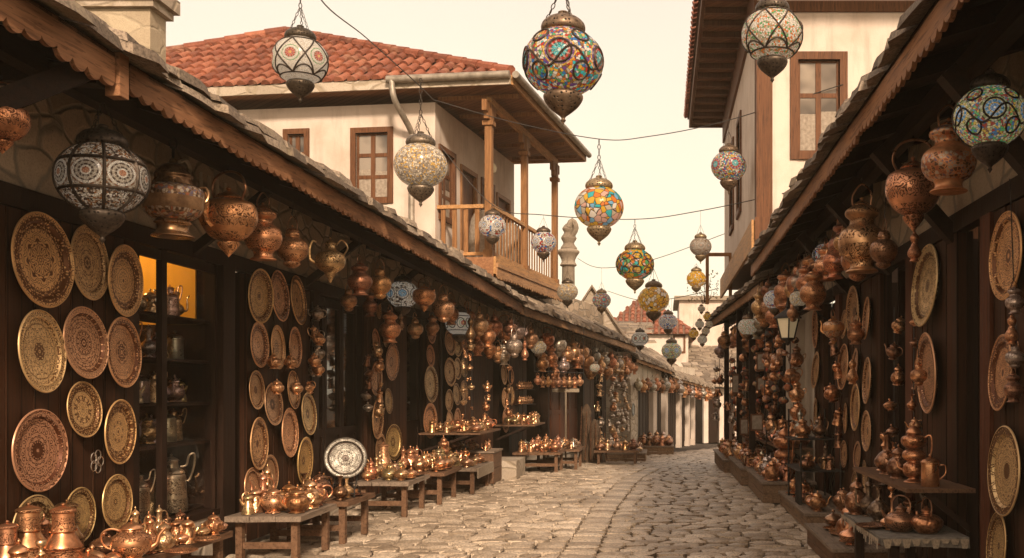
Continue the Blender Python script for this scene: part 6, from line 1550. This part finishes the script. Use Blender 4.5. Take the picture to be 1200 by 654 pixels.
# right stands
o = thing('stone_table', 'rough stone topped table by the open dark doorway', 'table', (1.85, 7.9, 0))
m = MB(); m.box(1.52, 2.14, 7.12, 8.62, .51, .57, jit=.012); part('table_top', m, M['stone_top'], o)
m = MB(); 
for k in range(22):
    yy = 7.14 + k * .067; h_ = rp.uniform(.01, .09); m.add([(1.507, yy, .56), (1.507, yy + .066, .56), (1.505, yy + .05, .56 - h_), (1.505, yy + .015, .56 - h_)], [(0, 1, 2, 3)])
part('ragged_cloth_edge', m, M['cloth'], o); m = MB()
for k in range(9):
    xx = 1.53 + k * .067; h_ = rp.uniform(.03, .07); m.add([(xx, 7.10, .565), (xx + .066, 7.10, .565), (xx + .05, 7.098, .565 - h_), (xx + .015, 7.098, .565 - h_)], [(0, 1, 2, 3)])
part('ragged_cloth_edge', m, M['cloth'], o)
for lx, ly in ((1.60, 7.2), (2.02, 7.2), (1.60, 8.45), (2.02, 8.45)): m = MB(); m.box(lx, lx + .07, ly, ly + .07, 0, .508); part('leg', m, M['wood_dark'], o)
gsr = 'copperware by the open dark doorway'
o = shelf_(1.73, 2.22, 7.25, 9.3, .90, 'narrow raised shelf above the stone topped table')
one('samovar', 1071, 7.75, None, .90, 'tall stacked samovar on the raised shelf over the stone table', 'reddish copper', .78, 2.6, group=gsr)
one('canister', 1090, 7.45, None, .90, 'straight sided copper canister beside the tall samovar', 'copper', .95, 2.9, group=gsr)
one('vase', 1040, 8.5, None, .90, 'wide mouthed vase on the raised shelf', 'dark copper', 1.15, group=gsr)
one('lidded urn', 1053, 8.1, None, .90, 'dark urn tucked behind the tall samovar', 'dark copper', .85, group=gsr)
one('candlestick', 1036, 8.9, None, .90, 'candlestick at the far end of the raised shelf', 'copper', 1.2, group=gsr)
one('coffee pot', 1048, 8.75, None, .90, 'small coffee pot at the far end of the raised shelf', 'copper', .9, 2, group=gsr)
one('round kettle', 1056, 7.45, None, .57, 'round dark kettle with a bail handle on the stone table', 'dark copper', .88, 2.4, mk='engrave', group=gsr)
one('round kettle', 1086, 7.35, None, .57, 'round reddish kettle at the wall end of the stone table', 'reddish copper', .86, 1.8, group=gsr)
one('lidded urn', 1004, 8.5, None, .57, 'dark pear shaped jug at the far edge of the stone table', 'dark copper', .95, group=gsr)
one('vase', 1030, 8.0, None, .57, 'bronze bottle vase in the middle of the stone table', 'bronze', .98, group=gsr)
one('candlestick', 1045, 7.95, None, .57, 'tall candlestick on the stone table', 'copper', 1.1, group=gsr)
one('dish', 1022, 7.65, None, .57, 'shallow dish at the stone table street edge', 'dark copper', .95, group=gsr)
one('covered bowl', 1042, 7.55, None, .57, 'low covered bowl beside the round dark kettle', 'copper', .65, group=gsr)
one('coffee pot', 1066, 7.9, None, .57, 'coffee pot behind the round reddish kettle', 'dark copper', .9, 3, group=gsr)
one('ewer', 1018, 8.35, None, .57, 'dark ewer near the far end of the stone table', 'bronze', .8, 3, group=gsr)
platform(1.5, 2.2, 8.9, 10.6, .22, 'low crate of dishes beyond the stone table', mat='bench')
stock(1.55, 2.15, 8.95, 10.5, .22, 'the crate past the table', 2, .84, ('dish', 'covered bowl', 'dish', 'lidded urn'), gsr, False, .85, 1.1, ('copper', 'dark copper', 'reddish copper'))
platform(1.64, 2.22, 11.6, 14.2, .20, 'low pale crate platform under the iron pot rack', mat='crate')
stock(1.68, 1.92, 11.65, 14.1, .20, 'the iron rack crate', 1, .95, ('dish', 'covered bowl', 'dish', 'teapot', 'small cup'), 'copperware about the iron pot rack', False, .75, 1.0, ('copper', 'reddish copper', 'dark copper'), ['street side row'])
stock(1.95, 2.2, 11.65, 12.2, .20, 'the iron rack crate', 1, .95, ('covered bowl', 'teapot'), 'copperware about the iron pot rack', False, .8, 1.0, ('copper', 'reddish copper'), ['wall side row'])
rk = thing('iron_pot_rack', 'black iron rack crowded with pots on the pale crate', 'rack', (1.95, 13, .2))
for lx, ly in ((1.68, 12.4), (2.16, 12.4), (1.68, 13.6), (2.16, 13.6)): m = MB(); m.tube([(lx, ly, .2), (lx, ly, 1.35 if ly > 13 else .95)], .014, 6); part('leg', m, M['iron'], rk, IRON)
for z, y0_ in ((.62, 12.35), (.98, 12.95)): m = MB(); m.box(1.64, 2.2, y0_, 13.65, z - .015, z); part('rack_shelf', m, M['iron'], rk, IRON)
m = MB()
for k in range(6): m.tube([(1.67, 12.42 + k * .07, .2), (1.67, 12.42 + k * .07, .6)], .012, 5)
part('bars', m, M['iron'], rk, IRON)
stock(1.68, 2.16, 12.4, 12.93, .62, 'the iron rack front shelf', 2, .9, ('round kettle', 'coffee pot', 'ewer'), 'copperware about the iron pot rack', False, .7, .95, ('dark copper', 'bronze', 'copper'))
stock(1.68, 2.16, 12.98, 13.6, .98, 'the iron rack top shelf', 2, .9, ('ewer', 'lidded urn', 'vase'), 'copperware about the iron pot rack', False, .8, 1.0, ('dark copper', 'bronze', 'copper', 'tinned'))
for i, (y0, y1, z, x0, nm) in enumerate([(14.4, 16.9, .30, 1.42, 'pale crate platform before the plaster pier'), (17.05, 20.0, .30, 1.32, 'crate platform past the plaster pier'), (20.15, 23.9, .22, 1.22, 'farthest crate platform of the hidden row')]):
    platform(x0, 2.15, y0, y1, z, nm); sh = ('the crate by the pier', 'the crate past the pier', 'the farthest crate')[i]
    stock(x0 + .03, 2.1, y0 + .05, y1 - .05, z, sh, 3, .84, ('small cup', 'covered bowl', 'teapot', 'coffee pot', 'lidded urn', 'vase', 'candlestick'), 'copperware on the hidden row crates', True, .75, 1.15, ('copper', 'reddish copper', 'dark copper', 'bright copper', 'tinned'))
bench(-1.6, -.55, 24.0, 25.0, .18, 'low bench of wares between the dark tables and the platform', 'bench', gname='tables before the red brown doors', stretch=False)
stock(-1.55, -.6, 24.05, 24.95, .18, 'the low bench', 5, .85, ('small cup', 'covered bowl', 'teapot', 'coffee pot', 'lidded urn'), 'copperware before the red brown doors', True, .8, 1.1)
for i, (y0, y1, z) in enumerate([(14.9, 16.8, .75), (17.2, 19.8, .72), (20.4, 23.6, .62)]):
    shelf_(1.72, 2.2, y0, y1, z, ('shelf of small copper before the plaster pier', 'shelf of small copper past the plaster pier', 'farthest shelf of small copper')[i])
    stock(1.75, 2.15, y0, y1, z, ('the shelf by the pier', 'the shelf past the pier', 'the farthest shelf')[i], 3, .86, ('small cup', 'covered bowl', 'teapot', 'lidded urn', 'vase'), 'copperware on the hidden row shelves', True, .9, 1.3, ('copper', 'reddish copper', 'dark copper', 'bronze'))
one('samovar', 921, 14.9, 1.78, .30, 'tall stacked samovar standing on the crate by the plaster pier', 'reddish copper', 1.35, 2.0, group=None)
# strings beside the edge doorway on the right
for i, (px, py, f_) in enumerate([(1188, 352, 'tinned'), (1186, 385, 'copper'), (1190, 420, 'tinned'), (1187, 452, 'dark copper')]):
    q = P(px, py, 6.1); hang(px, py, 22, ('urn', 'tall', 'jar', 'urn')[i], f_, D=6.05, side='R', topz=2.9 if i == 0 else q.z + .2, phrase='down the picture edge doorway', group='pots strung at the edge doorway')
for i, (px, py) in enumerate([(1003, 390), (999, 436), (1076, 440)]):
    D = (10.9, 10.9, 8.2)[i]; hang(px, py, 20, ('urn', 'tall', 'jar')[i], 'copper', D=D, side='R', topz=P(px, py, D).z + .28, phrase='before the dark row trays', group='pots strung before the dark row trays')

# street lamp
D = 14.0; c_ = P(923, 383, D); s_ = thing('street_lamp', 'black four sided street lamp on a bracket among the hanging pots', 'street lamp', (c_.x, D, c_.z - .16))
x, z = c_.x, c_.z
M4 = Matrix.Rotation(PI / 4, 3, 'Z')
m = MB(); m.lathe([(.0001, z + .34), (.02, z + .33), (.03, z + .27), (.015, z + .25), (.06, z + .22), (.19, z + .13), (.20, z + .115), (.0001, z + .115)], 4, (x, D, 0), axis=None); m.sm = [False] * len(m.f); part('lamp_roof', m, M['iron'], s_, IRON)
m = MB(); m.lathe([(.0001, z + .11), (.145, z + .11), (.085, z - .15), (.0001, z - .15)], 4, (x, D, 0)); m.sm = [False] * len(m.f); part('lamp_glass', m, M['lampglass'], s_)
m = MB()
for k in range(4):
    a = PI / 2 * k; m.tube([(x + .152 * math.cos(a), D + .152 * math.sin(a), z + .11), (x + .09 * math.cos(a), D + .09 * math.sin(a), z - .155)], .011, 5)
m.lathe([(.0001, z - .15), (.10, z - .152), (.10, z - .17), (.04, z - .20), (.02, z - .25), (.0001, z - .26)], 8, (x, D, 0)); part('lamp_cage', m, M['iron'], s_, IRON)
m = MB(); m.tube(cat([(x, D, z + .33), (x + .05, D, z + .45), (x + .3, D, z + .45), (2.25, D, z + .35)], 4), .014, 6); m.tube(cat([(2.25, D, z + .1), (x + .35, D, z + .25), (x + .2, D, z + .44)], 4), .010, 6); part('bracket', m, M['iron'], s_, IRON)

# small roof box and plant on the crooked eave, wall lamp of the balcony house
o = thing('rooftop_hoarding', 'weathered wooden frame box on the crooked eave corner', 'frame', P(838, 338, 22))
a_ = P(827, 340, 22); b_ = P(858, 300, 22); m = MB()
for xx in (a_.x, b_.x - .07): m.box(xx, xx + .07, 22, 22.07, a_.z - .3, b_.z)
m.box(a_.x - .05, b_.x, 21.99, 22.08, b_.z, b_.z + .07); part('posts', m, M['balcony'], o)
pl = thing('rooftop_plant', 'sparse straggling plant growing at the crooked eave corner', 'plant', P(826, 356, 23))
m = MB()
for k in range(9):
    p0 = P(826 + rp.uniform(-3, 3), 356, 23); p1 = p0 + Vector((rp.uniform(-.35, .25), rp.uniform(-.2, .2), rp.uniform(.2, .7))); m.tube([p0, (p0 + p1) / 2 + Vector((.04, 0, .03)), p1], .008, 4, .003)
part('stem', m, M['wood_mid'], pl)
m = MB()
for k in range(110):
    p0 = P(826, 350, 23) + Vector((rp.uniform(-.4, .3), rp.uniform(-.25, .25), rp.uniform(-.05, .62))); u = Vector((rp.uniform(-1, 1), rp.uniform(-1, 1), rp.uniform(-1, 1))).normalized(); v = u.orthogonal().normalized(); m.add([p0 - u * .035, p0 + v * .015, p0 + u * .035, p0 - v * .015], [(0, 1, 2, 3)])
part('foliage', m, M['leaf'], pl)
q = frH.w(aof(571, frH), .12, EYE + (457 - 172) * 20.5 / FX); s_ = thing('wall_lamp', 'small wall lamp between the balcony doors', 'lamp', q)
m = MB(); m.tube(cat([q - frH.n * .11 + Vector((0, 0, .05)), q + Vector((0, 0, .14)), q + Vector((0, 0, .08))], 3), .012, 5); part('arm', m, M['iron'], s_, IRON)
m = MB(); m.lathe(cat([(.0001, .08), (.03, .07), (.09, -.02), (.07, -.12), (.0001, -.13)], 3), 10, q); part('lamp_shade', m, M['lampglass'], s_)
# sheeted goods on the balcony
for i, a in enumerate((1.3, 2.9)):
    q = frQ.w(a, -.55, 4.02); m = MB(); m.lathe(cat([(.26, 0), (.28, .25), (.30, .5), (.27, .9), (.16, 1.12), (.0001, 1.15)], 3), 18, q, lobes=5, lobe_amp=.15); single('sheeted_chair', m, M['curtain'], ('chair under a pale sheet at the near balcony end', 'chair under a pale sheet halfway along the balcony')[i], 'chair', q, 'sheeted chairs on the balcony')
# ------------------------------------------------------------------ camera, light, air
cam = bpy.data.cameras.new('camera'); co = bpy.data.objects.new('camera', cam); COL.objects.link(co)
cam.lens = 36; cam.sensor_width = 36; cam.sensor_fit = 'HORIZONTAL'; co.location = (0, 0, EYE); co.rotation_euler = (R(90), 0, 0)
cam.shift_x = -(VX - 600) / 1200; cam.shift_y = (VY - 327) / 1200; cam.clip_start = .1; cam.clip_end = 3000
sc.camera = co
SUN_EL, SUN_AZ = 30, 163      # azimuth measured from +Y towards +X
w = bpy.data.worlds.new('World'); sc.world = w; w.use_nodes = True; nt = w.node_tree
bg = nt.nodes['Background']; sky = nt.nodes.new('ShaderNodeTexSky'); sky.sky_type = 'NISHITA'; sky.sun_disc = False
sky.sun_elevation = R(SUN_EL); sky.sun_rotation = R(SUN_AZ); sky.dust_density = 6.0; sky.air_density = 1.0; sky.ozone_density = 1.0
mx = nt.nodes.new('ShaderNodeMix'); mx.data_type = 'RGBA'; mx.blend_type = 'MULTIPLY'; mx.inputs[0].default_value = 1
mx.inputs[7].default_value = (1.1, .80, .55, 1)
nt.links.new(sky.outputs[0], mx.inputs[6]); veil = nt.nodes.new('ShaderNodeMix'); veil.data_type = 'RGBA'; veil.inputs[0].default_value = .8   # thin cream cloud veil over the whole sky
tc = nt.nodes.new('ShaderNodeTexCoord'); sx = nt.nodes.new('ShaderNodeSeparateXYZ'); cr = nt.nodes.new('ShaderNodeValToRGB'); cl_ = nt.nodes.new('ShaderNodeTexNoise'); cl_.inputs['Scale'].default_value = 2.2; cl_.inputs['Detail'].default_value = 4
nt.links.new(tc.outputs['Generated'], sx.inputs[0]); nt.links.new(sx.outputs[2], cr.inputs[0]); nt.links.new(tc.outputs['Generated'], cl_.inputs['Vector'])
cr.color_ramp.elements[0].position = .08; cr.color_ramp.elements[0].color = (1.0, .85, .62, 1); cr.color_ramp.elements[1].position = .42; cr.color_ramp.elements[1].color = (.74, .60, .50, 1)
vm = nt.nodes.new('ShaderNodeVectorMath'); vm.operation = 'SCALE'; nt.links.new(cr.outputs[0], vm.inputs[0])
cm_ = nt.nodes.new('ShaderNodeMapRange'); cm_.inputs['From Min'].default_value = .3; cm_.inputs['From Max'].default_value = .7; cm_.inputs['To Min'].default_value = 10.2; cm_.inputs['To Max'].default_value = 11.1; nt.links.new(cl_.outputs[0], cm_.inputs[0]); nt.links.new(cm_.outputs[0], vm.inputs[3])
nt.links.new(vm.outputs[0], veil.inputs[7]); nt.links.new(mx.outputs[2], veil.inputs[6])
nt.links.new(veil.outputs[2], bg.inputs['Color']); bg.inputs['Strength'].default_value = .12
sun = bpy.data.lights.new('sun', 'SUN'); sun.energy = 3.8; sun.angle = R(7); sun.color = (1, .81, .62)
so = bpy.data.objects.new('sun', sun); COL.objects.link(so)
dv = Vector((math.sin(R(SUN_AZ)) * math.cos(R(SUN_EL)), math.cos(R(SUN_AZ)) * math.cos(R(SUN_EL)), math.sin(R(SUN_EL))))
so.rotation_euler = dv.to_track_quat('Z', 'Y').to_euler(); so.location = (0, 0, 30)
setp(so, None, None, None, None)
HAZE = True
if HAZE:
    m = MB(); m.box(-60, 60, -8, 90, -2.4, 13); hz = bpy.data.materials.new('warm_haze'); hz.use_nodes = True
    nt = hz.node_tree; nt.nodes.clear(); ou = nt.nodes.new('ShaderNodeOutputMaterial'); pv = nt.nodes.new('ShaderNodeVolumePrincipled')
    pv.inputs['Color'].default_value = (1, .86, .62, 1); pv.inputs['Density'].default_value = .0012; pv.inputs['Anisotropy'].default_value = .0
    nt.links.new(pv.outputs[0], ou.inputs['Volume'])
    single('haze', m, hz, 'warm evening haze thickening down the street', 'haze', kind='stuff')
sc.cycles.use_denoising = True
try: sc.cycles.denoiser = 'OPENIMAGEDENOISE'
except Exception: pass
sc.cycles.max_bounces = 6; sc.cycles.volume_bounces = 0; sc.cycles.volume_step_rate = 4; sc.cycles.transparent_max_bounces = 8
sc.cycles.diffuse_bounces = 4; sc.cycles.glossy_bounces = 3; sc.cycles.sample_clamp_indirect = 6; sc.cycles.caustics_reflective = False; sc.cycles.caustics_refractive = False
sc.view_settings.view_transform = 'Standard'; sc.view_settings.look = 'None'; sc.view_settings.gamma = 1; sc.view_settings.exposure = .37
